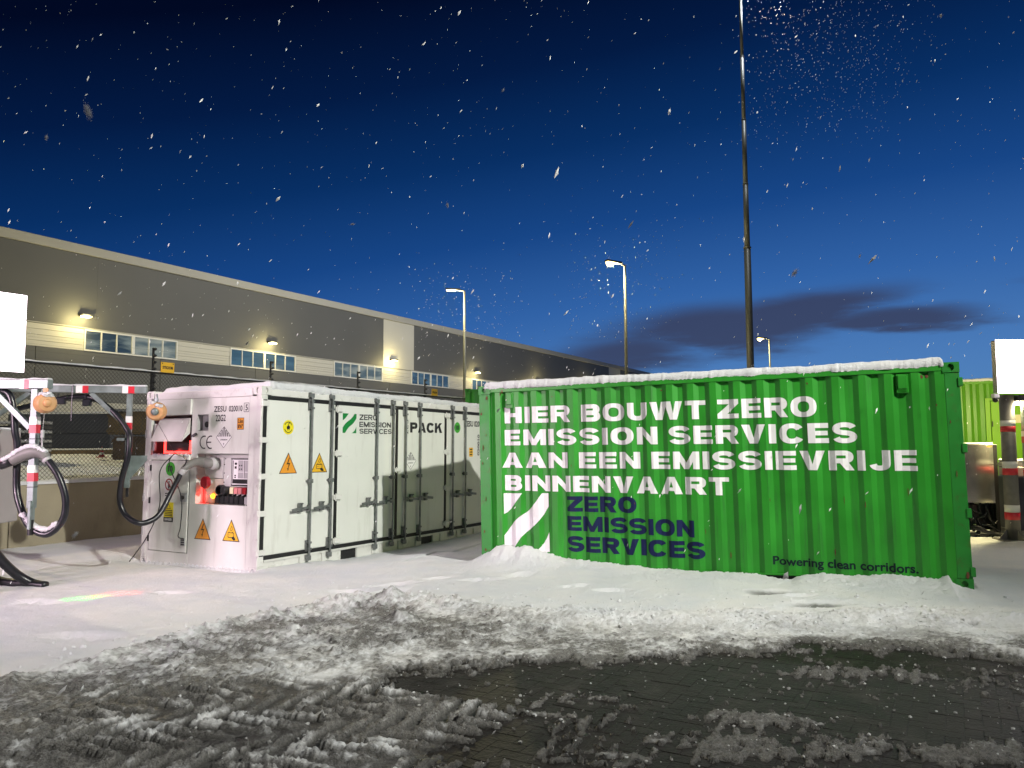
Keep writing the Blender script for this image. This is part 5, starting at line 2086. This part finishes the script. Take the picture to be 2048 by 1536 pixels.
# ------------------------------------------------------------------ lamp posts
M_MAST = mat('grey_lamp_pole', (.085, .09, .08), .5, metal=.2, var=.15, vscale=6)
M_LENS = mat('street_lamp_lens', (.9, .85, .6), .3, emit=(1, .72, .22), estr=16)


def street_lamp(x, y, label, ang=180, base=0.0, h=10.0, bowl=False):
    s = thing('street_lamp', label, 'street lamp', (x, y, base), R(ang), 'street lamps round the yard')
    obj('pole', MB().tube([(0, 0, 0), (0, 0, 2.5), (0, 0, h - base)], .105, 10, r1=.06), M_MAST, s, True)
    obj('arm', MB().tube([(0, 0, h - base - .04), (.30, 0, h - base + .05)], .045, 8), M_MAST, s)
    hd = MB()
    hd.prism([(.22, -.16, h - base + .02), (1.02, -.13, h - base + .08), (1.02, .13, h - base + .08), (.22, .16, h - base + .02)], (-.01, 0, .085))
    h_ = obj('lamp_head', hd, M_DARKSTEEL, s)
    obj('lens', MB().prism([(.52, -.12, h - base + .022), (.98, -.10, h - base + .05), (.98, .10, h - base + .05), (.52, .12, h - base + .022)], (-.003, 0, .02)), M_LENS, h_)
    if bowl:
        obj('lamp_bowl', MB().lathe([(.02, -.16), (.13, -.12), (.19, -.03), (.19, .0)], 16, (.80, 0, h - base + .02)), M_LENS, h_, True)
    return s


street_lamp(-3.26, 42.0, 'street lamp in front of the warehouse, its flat head seen edge-on', 172)
street_lamp(4.77, 36.0, 'taller-looking street lamp with a glowing yellow head beside the dark clouds', 205, bowl=True)
street_lamp(20.1, 63.0, 'far small street lamp beside the foot of the tall mast', 185, bowl=True)
mast = thing('light_mast', 'very tall stepped grey light mast rising behind the green container', 'mast', (11.75, 40.0, 0))
zs = [(0, 11.8, .20, .175), (11.8, 15.2, .150, .135), (15.2, 18.7, .128, .115), (18.7, 22.2, .105, .095), (22.2, 25.9, .085, .07)]
for a, b, r0, r1 in zs:
    obj('mast_section', MB().tube([(0, 0, a), (0, 0, b)], r0, 16, r1=r1), M_MAST, mast, True)
    if a:
        obj('joint_ring', MB().lathe([(r0 + .05 if a < 12 else r0 + .02, 0), (r0 + .06 if a < 12 else r0 + .02, .08), (r0, .10)], 16, (0, 0, a - .04)), M_MAST, mast)
obj('mast_box', MB().bbox_bev(.12, .55, -.12, .12, 5.0, 5.35, .02), M_DARKSTEEL, mast)
fl_ = MB()
fl_.box(-.9, .9, -.05, .05, 25.9, 26.0)
for x in (-.7, 0, .7):
    fl_.bbox_bev(x - .28, x + .28, -.30, -.06, 25.95, 26.35, .02)
obj('floodlight', fl_, M_DARKSTEEL, mast)

# ------------------------------------------------------------------ charging stations with their signs, columns and hose arms
M_SIGN = mat('lit_sign_face', (.9, .9, .9), .4, emit=(1.0, .84, .93), estr=7)
M_TAPEW = mat('white_tape', (.72, .72, .70), .4, var=.05)
M_TAPER = mat('red_tape', (.55, .02, .035), .4, var=.05)
M_TUBE = mat('galvanised_tube', (.20, .245, .235), .45, metal=.4, var=.22, vscale=12, bump=.05)
M_COLUMN = mat('grey_column', (.12, .118, .115), .5, var=.2, vscale=9, bump=.1, bscale=25)
M_HOSE = mat('black_hose', (.008, .009, .013), .34, spec=.5, var=.2, vscale=20)
M_STAINLESS = mat('stainless_steel', (.46, .44, .42), .22, metal=.9, var=.06, vscale=3)
M_STCAB = mat('station_cabinet_paint', (.30, .28, .28), .4, var=.05)


def led_sign(loc, w, h, label, rz, dpt=.16):
    s = thing('lit_sign', label, 'sign', loc, rz, 'glowing white signs on columns')
    obj('sign_housing', MB().bbox_bev(-w / 2 + .006, w / 2 - .006, -dpt / 2 + .025, dpt / 2, .006, h - .006, .008), M_STAINLESS, s)
    obj('sign_face', MB().box(-w / 2, w / 2, -dpt / 2, -dpt / 2 + .024, 0, h), M_SIGN, s)
    return s


led_sign((-6.373, 8.86, 2.56), 1.06, .93, 'glowing white sign on a column above the nearer hose gantry', R(56))
led_sign((8.86, 13.6, 2.50), 1.16, .94, 'glowing white sign on a banded column in front of the lime container', R(3))


def column(x, y, label, top=2.48, z0_=-.0):
    c = thing('sign_column', label, 'column', (x, y, z0_), R(-10), 'banded sign columns')
    obj('shaft', MB().tube([(0, 0, -.1), (0, 0, top)], .118, 20), M_COLUMN, c, True)
    for z0, z1, m in ((1.27, 1.39, M_TAPEW), (1.15, 1.2699, M_TAPER), (.49, .62, M_TAPEW), (.36, .4899, M_TAPER), (2.02, 2.12, M_TAPEW), (1.92, 2.0199, M_TAPER)):
        obj('tape_band', MB().tube([(0, 0, z0), (0, 0, z1)], .1205, 20), m, c, True)
    g = MB()
    for k in range(4):
        a = k * math.pi / 2 + .3
        d = Vector((math.cos(a), math.sin(a), 0))
        g.prism([d * .11 + Vector((0, 0, 0)), d * .30 + Vector((0, 0, 0)), d * .11 + Vector((0, 0, .20))], d.cross(Vector((0, 0, 1))) * .014)
    g.bbox_bev(-.26, .26, -.26, .26, -.02, .012, .004)
    obj('base_plate', g, M_COLUMN, c)
    return c


column(8.68, 13.92, 'grey column with red and white bands in front of the lime container', 2.58, -.09)
column(-6.80, 9.30, 'grey column under the glowing sign beside the hose gantries')
# warm downlight under the right sign
M_WARM = mat('warm_downlight_glass', (.9, .85, .6), .3, emit=(1, .86, .50), estr=90)
dl_ = thing('downlight', 'glaring warm floodlight under the sign, shining on the lime container', 'floodlight', (8.93, 13.80, 2.31))
obj('lamp_body', MB().bbox_bev(-.16, .16, -.10, .10, .05, .17, .02), M_DARKSTEEL, dl_)
obj('lamp_glass', MB().bbox_bev(-.15, .15, -.09, .09, .0, .049, .01), M_WARM, dl_)
point_lamp('downlight_light', (8.9, 14.25, 2.25), 380, (1, .86, .42), .08)
cmr = thing('security_camera', 'small white dome camera hanging from a glowing sign by the lime container', 'camera', (8.30, 13.62, 2.36))
obj('mount', MB().bbox_bev(-.05, .05, -.05, .05, .06, .135, .01), M_WSTICK, cmr)
obj('dome', MB().lathe([(.045, .06), (.05, .03), (.04, .0), (.012, -.02)], 14), M_BLACK, cmr, True)

# drop tube of the far arm beside the right column
dt = thing('hose_gantry', 'thin banded drop tube hanging in front of the lime container', 'gantry', (8.90, 13.78, 0))
obj('drop_tube', MB().bbox_bev(-.045, .045, -.045, .045, .92, 2.30, .005), M_TUBE, dt)
for z0, z1, m in ((1.745, 1.84, M_TAPEW), (1.63, 1.744, M_TAPER), (1.155, 1.26, M_TAPEW), (1.05, 1.154, M_TAPER)):
    obj('tape_band', MB().box(-.0475, .0475, -.0475, .0475, z0, z1), m, dt)
obj('clamp', MB().bbox_bev(.047, .16, -.03, .03, 1.50, 1.54, .005).bar((.12, 0, 1.52), (.17, 0, 1.60), .03, .03), M_TUBE, dt)
obj('beam', MB().bbox_bev(-.045, 1.2, -.045, .045, 2.301, 2.39, .005), M_TUBE, dt)

# stainless cabinet on its black frame
cb = thing('cabinet', 'stainless steel cabinet on black legs in front of the lime container', 'cabinet', (8.43, 14.55, -.10), R(-6))
obj('cabinet_body', MB().bbox_bev(-.42, .275, -.12, .20, .62, 1.71, .01), M_STAINLESS, cb)
obj('cabinet_snow', MB().bbox_bev(-.42, .275, -.12, .2, 1.7105, 1.735, .01), M_SNOW, cb)
lg = MB()
for x in (-.40, .315):
    lg.bbox_bev(x - .035, x + .035, -.10, .18, -.05, 1.70, .005)
for x in (-.40,):
    lg.box(x + .036, .28, .05, .09, .12, .20)
obj('black_frame', lg, M_BLACK, cb)
obj('label_plate', MB().box(.16, .25, -.1225, -.1205, 1.655, 1.67), M_ORANGE, cb)
hs_ = thing('hose_bundle', 'tangle of black hoses and cables hanging under the stainless cabinet', 'hoses', (8.43, 14.55, -.10), R(-6))
rr2 = random.Random(12)
for k in range(15):
    x0 = rr2.uniform(-.33, .24)
    x1 = x0 + rr2.uniform(-.28, .28)
    y = rr2.uniform(-.08, .12)
    lo = rr2.uniform(.18, .42)
    obj('hose', MB().tube(spline([(x0, y, .62), (x0 + rr2.uniform(-.05, .05), y - .02, .50), ((x0 + x1) / 2, y - .05, lo), (x1, y, .32), (x1 + rr2.uniform(-.1, .1), y - .03, .10), (x1 + rr2.uniform(-.3, .2), y - .1, .015)], 5), rr2.uniform(.010, .026), 7), M_HOSE, hs_, True)
for k in range(5):
    x0 = rr2.uniform(-.3, .1)
    obj('hose', MB().tube(spline([(x0, 0, .14), (x0 + .15, -.1, .10 + .03 * k), (x0 + .4, -.16, .07), (x0 + .9, -.2, .09), (x0 + 1.3, -.1, .12)], 6), .018, 7), M_HOSE, hs_, True)
obj('junction_box', MB().bbox_bev(-.30, -.12, -.14, -.02, .02, .10, .01).bbox_bev(-.05, .10, -.16, -.04, .01, .08, .01), M_BLACK, hs_)
obj('hose_mass', MB().bbox_bev(-.40, .27, .02, .16, .22, .60, .02), M_BLACK, hs_)
ct = thing('cable', 'thin black cable slung from the stainless cabinet to the column', 'cable', (0, 0, 0))
obj('cable_run', MB().tube(spline([(8.74, 14.4, 1.24), (8.66, 14.2, 1.215), (8.62, 14.05, 1.20), (8.95, 13.74, 1.19), (9.4, 13.7, 1.2)], 6), .009, 6), M_HOSE, ct)
pc = thing('power_cabinet', 'dark navy charging cabinet on a skid beside the banded column', 'cabinet', (9.50, 14.25, -.10), R(-6))
obj('cabinet_body', MB().bbox_bev(-.62, .5, -.3, .4, .16, 1.12, .015), mat('navy_cabinet', (.012, .016, .035), .45), pc)
obj('cabinet_top', MB().bbox_bev(-.60, .5, -.28, .4, 1.121, 1.38, .015), M_GREY, pc)
obj('cabinet_snow', MB().bbox_bev(-.60, .5, -.28, .4, 1.381, 1.43, .02), M_SNOW, pc)
obj('skid', MB().box(-.65, .55, -.3, .4, -.05, .1595), M_COLUMN, pc)
rbm = thing('low_rail', 'black rail and pale step running along the foot of the lime container', 'rail', (0, 0, 0))
obj('rail_bar', MB().bar((8.75, 15.1, .30), (11.5, 14.2, .30), .06, .10), M_BLACK, rbm)
obj('step_plate', MB().bar((8.80, 15.9, .52), (11.5, 15.0, .52), .5, .24), M_LGREY, rbm)

# ---- hose arms on the left
def hose_gantry(label, x_post, y, x_end, z_top, x_drop, z_bot, sec, brace=True, yr=0.0):
    """square beam on a post out of the frame, with a drop tube carrying the hose clamp"""
    a = thing('hose_gantry', label, 'gantry', (x_post, y, 0), yr)
    L = x_end - x_post
    D = x_drop - x_post
    s = sec / 2
    obj('post', MB().bbox_bev(-.06, .06, -.06, .06, -.05, z_top, .006), M_TUBE, a)
    obj('beam', MB().bbox_bev(.061, L, -s, s, z_top - sec, z_top, .005), M_TUBE, a)
    obj('drop_tube', MB().bbox_bev(D - s * .74, D + s * .74, -s * .74, s * .74, z_bot, z_top - sec - .001, .005), M_TUBE, a)
    obj('brace', MB().bar((D - .46, 0, z_top - sec - .004), (D - .04, 0, z_top - sec - .42), .055, .055, (0, 1, 0)), M_TUBE, a)
    obj('brace', MB().bar((.04, 0, z_top - sec - .50), (.62, 0, z_top - sec - .004), .055, .055, (0, 1, 0)), M_TUBE, a)
    rs = MB()
    n = 60
    xs_ = np.linspace(.07, L - .006, n)
    hgt = .020 + .012 * fbm(xs_, xs_ * 0, .12, 3, 300 + int(y * 10))
    vs_ = []
    for i, xx in enumerate(xs_):
        vs_ += [(xx, -s * 1.03, z_top + .0005), (xx, -s * .7, z_top + hgt[i]), (xx, s * .7, z_top + hgt[i]), (xx, s * 1.03, z_top + .0005)]
    rs.add(vs_, [(i * 4 + q, (i + 1) * 4 + q, (i + 1) * 4 + q + 1, i * 4 + q + 1) for i in range(n - 1) for q in range(3)] + [(0, 1, 2, 3), tuple((n - 1) * 4 + q for q in (3, 2, 1, 0))])
    obj('beam_snow', rs, M_SNOW, a, True)
    return a, L, D, s


def bands(a, spec, s, vertical=None, z_top=None, sec=None):
    for u0, u1, m in spec:
        if vertical is None:
            obj('tape_band', MB().box(u0, u1, -s - .002, s + .002, z_top - sec - .002, z_top + .001), m, a)
        else:
            obj('tape_band', MB().box(vertical - s * .74 - .002, vertical + s * .74 + .002, -s * .74 - .002, s * .74 + .002, u0, u1), m, a)


a1, L1, D1, s1 = hose_gantry('nearer hose gantry with its hose looped back on a grey plug', -6.55, 8.28, -5.085, 2.385, -5.235, 1.02, .096)
bands(a1, ((1.165, 1.212, M_TAPEW), (1.2125, 1.262, M_TAPER)), s1, None, 2.385, .096)
bands(a1, ((1.905, 1.99, M_TAPEW), (1.815, 1.904, M_TAPER), (1.395, 1.475, M_TAPEW), (1.305, 1.394, M_TAPER)), s1, D1)
obj('clamp', MB().bbox_bev(D1 + .036, D1 + .12, -.03, .03, 1.60, 1.645, .005), M_TUBE, a1)
obj('clamp', MB().bbox_bev(D1 - .15, D1 - .036, -.03, .03, 1.59, 1.65, .005), M_TUBE, a1)
obj('hook_bar', MB().bbox_bev(D1 - .005, D1 + .03, -.06, .02, .80, 1.10, .006), M_TUBE, a1)
obj('hook_sleeve', MB().tube([(D1 + .012, -.02, .74), (D1 + .012, -.02, .90)], .030, 10), M_BLACK, a1)
for z in (1.75, 1.24):
    obj('cable_tie', MB().box(D1 - .039, D1 + .039, -.039, .039, z, z + .008), M_BLACK, a1)
a2, L2, D2, s2_ = hose_gantry('farther hose gantry reaching over to the white container', -6.95, 9.75, -4.955, 2.455, -5.165, 1.12, .090, yr=R(16.5))
L2 = L2
bands(a2, ((1.155, 1.23, M_TAPEW), (1.2305, 1.30, M_TAPER), (1.70, 1.77, M_TAPEW), (1.7705, 1.845, M_TAPER)), s2_, None, 2.455, .090)
bands(a2, ((1.975, 2.06, M_TAPEW), (1.885, 1.974, M_TAPER)), s2_, D2)
obj('clamp', MB().bbox_bev(D2 - .13, D2 - .034, -.07, .03, 1.735, 1.775, .006), M_TUBE, a2)
cl = MB()
cl.prism([(D2 + .034, -.01, 1.54), (D2 + .235, -.01, 1.54), (D2 + .235, -.01, 1.48), (D2 + .06, -.01, 1.27), (D2 + .034, -.01, 1.22)], (0, .02, 0))
obj('gusset', cl, M_TUBE, a2)
obj('latch', MB().bbox_bev(D2 - .01, D2 + .02, -.02, .02, 1.0, 1.115, .005), M_BLACK, a2)
sp = MB()
sp.tube([(D2 - .84, -.02, 2.345), (D2 - .84, -.03, 2.30)], .01, 6)
sp.tube([(D2 - .52, -.02, 2.345), (D2 - .52, -.03, 2.28)], .01, 6)
sp.bbox_bev(D2 - .87, D2 - .75, -.06, .03, 2.21, 2.30, .01)
sp.bbox_bev(D2 - .55, D2 - .45, -.06, .03, 2.19, 2.28, .01)
sp.tube([(D2 - .66, -.06, 2.46), (D2 - .665, -.065, 2.3), (D2 - .67, -.05, 2.0)], .006, 5)
obj('hose_hanger', sp, M_HOSE, a2)

c1 = thing('charging_hose', 'thick black hose looping below the nearer gantry, dusted with snow', 'hose')
h1 = [(-5.95, 8.36, 2.12), (-5.72, 8.33, 2.235), (-5.60, 8.31, 2.262), (-5.525, 8.30, 2.21), (-5.481, 8.3, 2.058), (-5.457, 8.3, 1.833), (-5.439, 8.32, 1.684), (-5.443, 8.34, 1.28), (-5.395, 8.32, 1.085), (-5.27, 8.3, .843), (-5.063, 8.28, .745), (-4.896, 8.27, .887), (-4.864, 8.26, 1.109), (-4.94, 8.25, 1.352), (-5.07, 8.25, 1.535)]
obj('hose', MB().tube(spline(h1, 7), .036, 12), M_HOSE, c1, True)
sn = MB()
rr3 = random.Random(2)
for k, p in enumerate(spline([(-5.33, 8.3, .945), (-5.20, 8.29, .82), (-5.063, 8.28, .778), (-4.95, 8.27, .845)], 9)):
    sn.lump((p[0], p[1] - .004, p[2] + .020 - .018 * abs(p[0] + 5.1) * 3), .026 + .012 * rr3.random(), k, 7, 5, .3, .8)
obj('hose_snow', sn, M_SNOW, c1, True)
M_PLUG = mat('grey_plug', (.17, .165, .155), .5, var=.12, vscale=12)
pg = obj('plug_handle', MB().tube(spline([(-5.075, 8.25, 1.55), (-5.13, 8.25, 1.60), (-5.22, 8.25, 1.615), (-5.33, 8.25, 1.58), (-5.44, 8.25, 1.525)], 6), lambda t: .042 + .026 * math.sin(min(1, t * 1.1) * math.pi * .75), 14), M_PLUG, c1, True)
obj('plug_nose', MB().tube([(-5.435, 8.25, 1.528), (-5.50, 8.25, 1.498), (-5.565, 8.25, 1.470)], .054, 12, r1=.045), M_BLACK, c1, True)
obj('plug_ring', MB().tube([(-5.085, 8.25, 1.542), (-5.060, 8.25, 1.515)], .045, 12), M_GREY, c1, True)
sn = MB()
for k, p in enumerate(spline([(-5.10, 8.25, 1.635), (-5.22, 8.25, 1.685), (-5.33, 8.25, 1.655), (-5.44, 8.25, 1.585), (-5.52, 8.25, 1.545)], 6)):
    sn.lump((p[0], p[1] - .01, p[2] - .012), .040 + .012 * rr3.random(), 50 + k, 8, 5, .22, .55)
obj('plug_snow', sn, M_SNOW, c1, True)

c2 = thing('charging_hose', 'thick black hose hanging from the farther gantry and plugged into the white container end', 'hose')
h2 = [(-6.55, 10.0, 2.16), (-6.207, 10.1, 2.258), (-5.959, 10.15, 2.312), (-5.741, 10.2, 2.313), (-5.545, 10.2, 2.215), (-5.373, 10.2, 2.071), (-5.226, 10.2, 1.874), (-5.181, 10.17, 1.743), (-5.185, 10.15, 1.52), (-5.251, 10.15, 1.252), (-5.298, 10.2, .979), (-5.231, 10.2, .792), (-5.062, 10.2, .67), (-4.95, 10.3, .675), (-4.86, 10.4, .77), (-4.79, 10.55, 1.03), (-4.745, 10.75, 1.30)]
obj('hose', MB().tube(spline(h2, 7), .036, 12), M_HOSE, c2, True)
w = [WM @ Vector(q) for q in ((-.07, 1.06, 1.525), (.0, .98, 1.515), (.09, .97, 1.512))]
pp = [Vector((-4.745, 10.75, 1.30)), Vector((-4.70, 10.79, 1.37)), (Vector((-4.70, 10.79, 1.37)) + w[0]) / 2 + Vector((0, 0, .035)), w[0], w[1], w[2]]
obj('plug_handle', MB().tube(spline(pp, 6), lambda t: .038 + .034 * min(1, t * 1.7), 14), M_PLUG, c2, True)
obj('plug_ring', MB().tube([w[1], w[2]], .088, 16), M_GREY, c2, True)
obj('plug_ring', MB().tube([pp[0] + Vector((-.012, -.02, -.03)), pp[1]], .046, 12), M_GREY, c2, True)
cords = MB()
q0 = Vector((-4.72, 10.74, 1.36))
cords.tube(spline([WM @ Vector(q) for q in ((-.10, 1.62, 1.66), (-.20, 1.60, 1.55), (-.22, 1.52, 1.40), (-.06, 1.49, 1.02), (-.05, 1.50, .62), (-.02, 1.58, .46), (-.01, 1.47, .43))], 6), .007, 6)
cords.tube(spline([WM @ Vector(q) for q in ((-.10, 1.62, 1.66), (-.24, 1.74, 1.40), (-.18, 1.80, .90), (-.22, 2.0, .45), (-.34, 2.2, .10))], 6), .007, 6)
cords.tube(spline([q0, q0 + Vector((.02, .05, .12)), WM @ Vector((-.10, 1.62, 1.66))], 5), .010, 6)
obj('tether_cord', cords, M_HOSE, c2, True)
ropew = MB()
ropew.tube([(-4.905, 10.30, 2.02), WM @ Vector((-.10, 1.62, 1.66))], .003, 4)
obj('balancer_line', ropew, M_HOSE, c2)

M_BAL = mat('orange_balancer', (.55, .30, .13), .5, var=.12, vscale=8, dirt=(.35, .25, .15), dirt_amt=.3)
for (x, y, z, r, zt, lab, ax) in ((-5.095, 8.22, 2.13, .105, 2.28, 'dull orange spring balancer hung from the nearer hose gantry', (.75, -.66, 0)), (-4.915, 10.33, 2.125, .122, 2.36, 'orange spring balancer with a snow cap beside the white container corner', (.15, -.98, -.1))):
    b = thing('spring_balancer', lab, 'balancer', (x, y, z), 0, 'spring balancers on the hose arms')
    o = obj('drum', MB().lathe([(.02, -.08), (r * .75, -.075), (r, -.05), (r, .03), (r * .80, .06), (r * .45, .065)], 26, (0, 0, 0), ax), M_BAL, b)
    smooth_by_angle(o)
    obj('hub', MB().lathe([(r * .42, .066), (r * .36, .085), (r * .12, .09)], 16, (0, 0, 0), ax), M_TUBE if r > .11 else M_BAL, b, True)
    obj('hook', MB().tube(spline([(0, 0, r * .9), (.012, 0, r + .03), (0, 0, zt - z)], 4), .011, 7).lathe([(.028, -.008), (.028, .008)], 12, (0, 0, r + .035), (0, 1, 0)), M_TUBE if r > .11 else M_BAL, b)
    s = MB()
    for k in range(12):
        s.lump((rr3.uniform(-r * .6, r * .6), rr3.uniform(-.05, .03), r * .78 + rr3.uniform(-.03, .02)), r * .30, 80 + k, 7, 5, .3, .7)
    obj('snow_cap', s, M_SNOW, b, True)
    if r < .11:
        obj('wire', MB().tube([(0, -.01, -r), (-.01, -.01, -r - .18)], .003, 4).tube([(-.01, -.01, -r - .18), (-.01, -.01, -r - .26)], .018, 8).tube([(-.012, -.01, -r - .26), (-.015, 0, -.46)], .009, 5), M_GREY, b)
# station cabinet whose edge shows at the left
sc_ = thing('charging_cabinet', 'grey charging cabinet with red light bars beside the looped hose', 'cabinet', (-6.33, 8.95, 0), R(4))
obj('cabinet_body', MB().bbox_bev(-.35, .36, -.35, .25, .80, 1.86, .012), M_STCAB, sc_)
obj('support_post', MB().box(-.34, -.22, -.1, .1, -.05, .799), M_DARKSTEEL, sc_)
obj('cabinet_snow', MB().bbox_bev(-.35, .36, -.35, .25, 1.861, 1.89, .012), M_SNOW, sc_)
rbar = MB()
for k in range(3):
    rbar.box(.05, .33, -.362, -.351, 1.62 + k * .045, 1.645 + k * .045)
obj('red_light_bar', rbar, M_REDLED, sc_)
c3 = thing('power_cable', 'heavy black cables coming down from the grey cabinet onto the snow', 'cable')
obj('cable_run', MB().tube(spline([(-6.22, 8.95, .80), (-6.20, 9.0, .62), (-6.12, 9.15, .36), (-6.02, 9.3, .16), (-5.90, 9.38, .05), (-5.76, 9.42, .0)], 6), .055, 10), M_HOSE, c3, True)
obj('cable_run', MB().tube(spline([(-7.2, 9.6, .10), (-6.6, 9.5, .10), (-6.2, 9.42, .05), (-5.95, 9.38, .04), (-5.7, 9.36, .02)], 6), .05, 10), M_HOSE, c3, True)
# coloured status beams of the cabinet falling on the snow
spot_lamp('status_light_green', (-6.05, 8.30, .95), (-4.86, 8.60, .01), 420, (.0, 1, .02), 10, .5, .004)
spot_lamp('status_light_yellow', (-6.05, 8.32, .95), (-4.72, 8.70, .01), 190, (1, .80, .0), 7, .6, .004)
spot_lamp('status_light_red', (-6.05, 8.36, .95), (-4.56, 8.86, .01), 380, (1, .06, .03), 10, .6, .004)

# ------------------------------------------------------------------ falling snow
M_FLAKE = bpy.data.materials.new('snowflake')
M_FLAKE.use_nodes = True
_n = M_FLAKE.node_tree
_n.nodes.clear()
_d, _t, _a, _o = (_n.nodes.new(k) for k in ('ShaderNodeBsdfDiffuse', 'ShaderNodeBsdfTranslucent', 'ShaderNodeMixShader', 'ShaderNodeOutputMaterial'))
_d.inputs[0].default_value = _t.inputs[0].default_value = (.94, .94, .95, 1)
_a.inputs[0].default_value = .45
_n.links.new(_d.outputs[0], _a.inputs[1])
_n.links.new(_t.outputs[0], _a.inputs[2])
_n.links.new(_a.outputs[0], _o.inputs[0])
fr_ = np.random.default_rng(77)


def flakes(n, lo, hi, rmin, rmax, power=2.0):
    c = lo + (hi - lo) * fr_.random((n, 3))
    r = rmin + (rmax - rmin) * fr_.random(n) ** power
    V, F = [], []
    for i in range(n):
        d = fr_.normal(size=3)
        d = d / np.linalg.norm(d)
        d = d * .38 + np.array([-.42, -.1, -.9])
        d /= np.linalg.norm(d)
        a = np.cross(d, fr_.normal(size=3))
        a /= np.linalg.norm(a)
        b = np.cross(d, a)
        k = len(V)
        L = r[i] * (1.0 + 1.6 * fr_.random())
        w = r[i] * (.40 + .25 * fr_.random())
        p = c[i]
        V += [p - d * L, p + a * w - d * L * .3, p - a * w * .6 + b * w, p - a * w * .6 - b * w, p + d * L]
        F += [(k, k + 1, k + 2), (k, k + 2, k + 3), (k, k + 3, k + 1), (k + 4, k + 2, k + 1), (k + 4, k + 3, k + 2), (k + 4, k + 1, k + 3)]
    return V, F


def add_flakes(mb, vf):
    mb.add(vf[0], vf[1])


fm = MB()
add_flakes(fm, flakes(4600, np.array([-14., 1.6, .15]), np.array([15., 17., 11.]), .0040, .0150, 2.2))
add_flakes(fm, flakes(800, np.array([-20., 20., 1.]), np.array([24., 42., 22.]), .008, .020))
add_flakes(fm, flakes(1300, np.array([12.0, 34., 18.]), np.array([20., 43., 27.]), .010, .026, 1.5))
add_flakes(fm, flakes(320, np.array([2.0, 33., 6.5]), np.array([7., 38., 11.5]), .010, .022, 1.5))
add_flakes(fm, flakes(220, np.array([-6., 39., 6.5]), np.array([0., 44., 11.]), .010, .022, 1.5))
obj('falling_snow', fm, M_FLAKE, None, kind='stuff', label='snowflakes falling through the lamplight', cat='snow')
# clumped flakes close by: loose tufts of crystals
tm = MB()
for (x, y, z, r) in ((-.55, .95, 2.11, .0085), (.55, 1.55, 2.03, .010), (-.16, 1.6, 2.19, .006), (-.36, 1.6, 2.15, .005), (-.95, 1.5, 2.30, .006), (-.05, 1.9, 2.58, .006), (-1.15, 2.0, 1.46, .011), (.75, 1.7, 2.1, .005), (.9, 1.6, 2.6, .006)):
    ax = fr_.normal(size=3) * .35 + np.array([.42, .1, .9])
    ax /= np.linalg.norm(ax)
    for k in range(620):
        d = fr_.normal(size=3) * r * .20
        d += ax * fr_.normal() * r * .42
        q = ICO * (r * .034 * (.6 + .8 * fr_.random()))
        tm.add(q + np.array([x, y, z]) + d, IF)
obj('near_snowflakes', tm, M_FLAKE, None, kind='stuff', label='big loose flakes drifting close to the viewer', cat='snow')
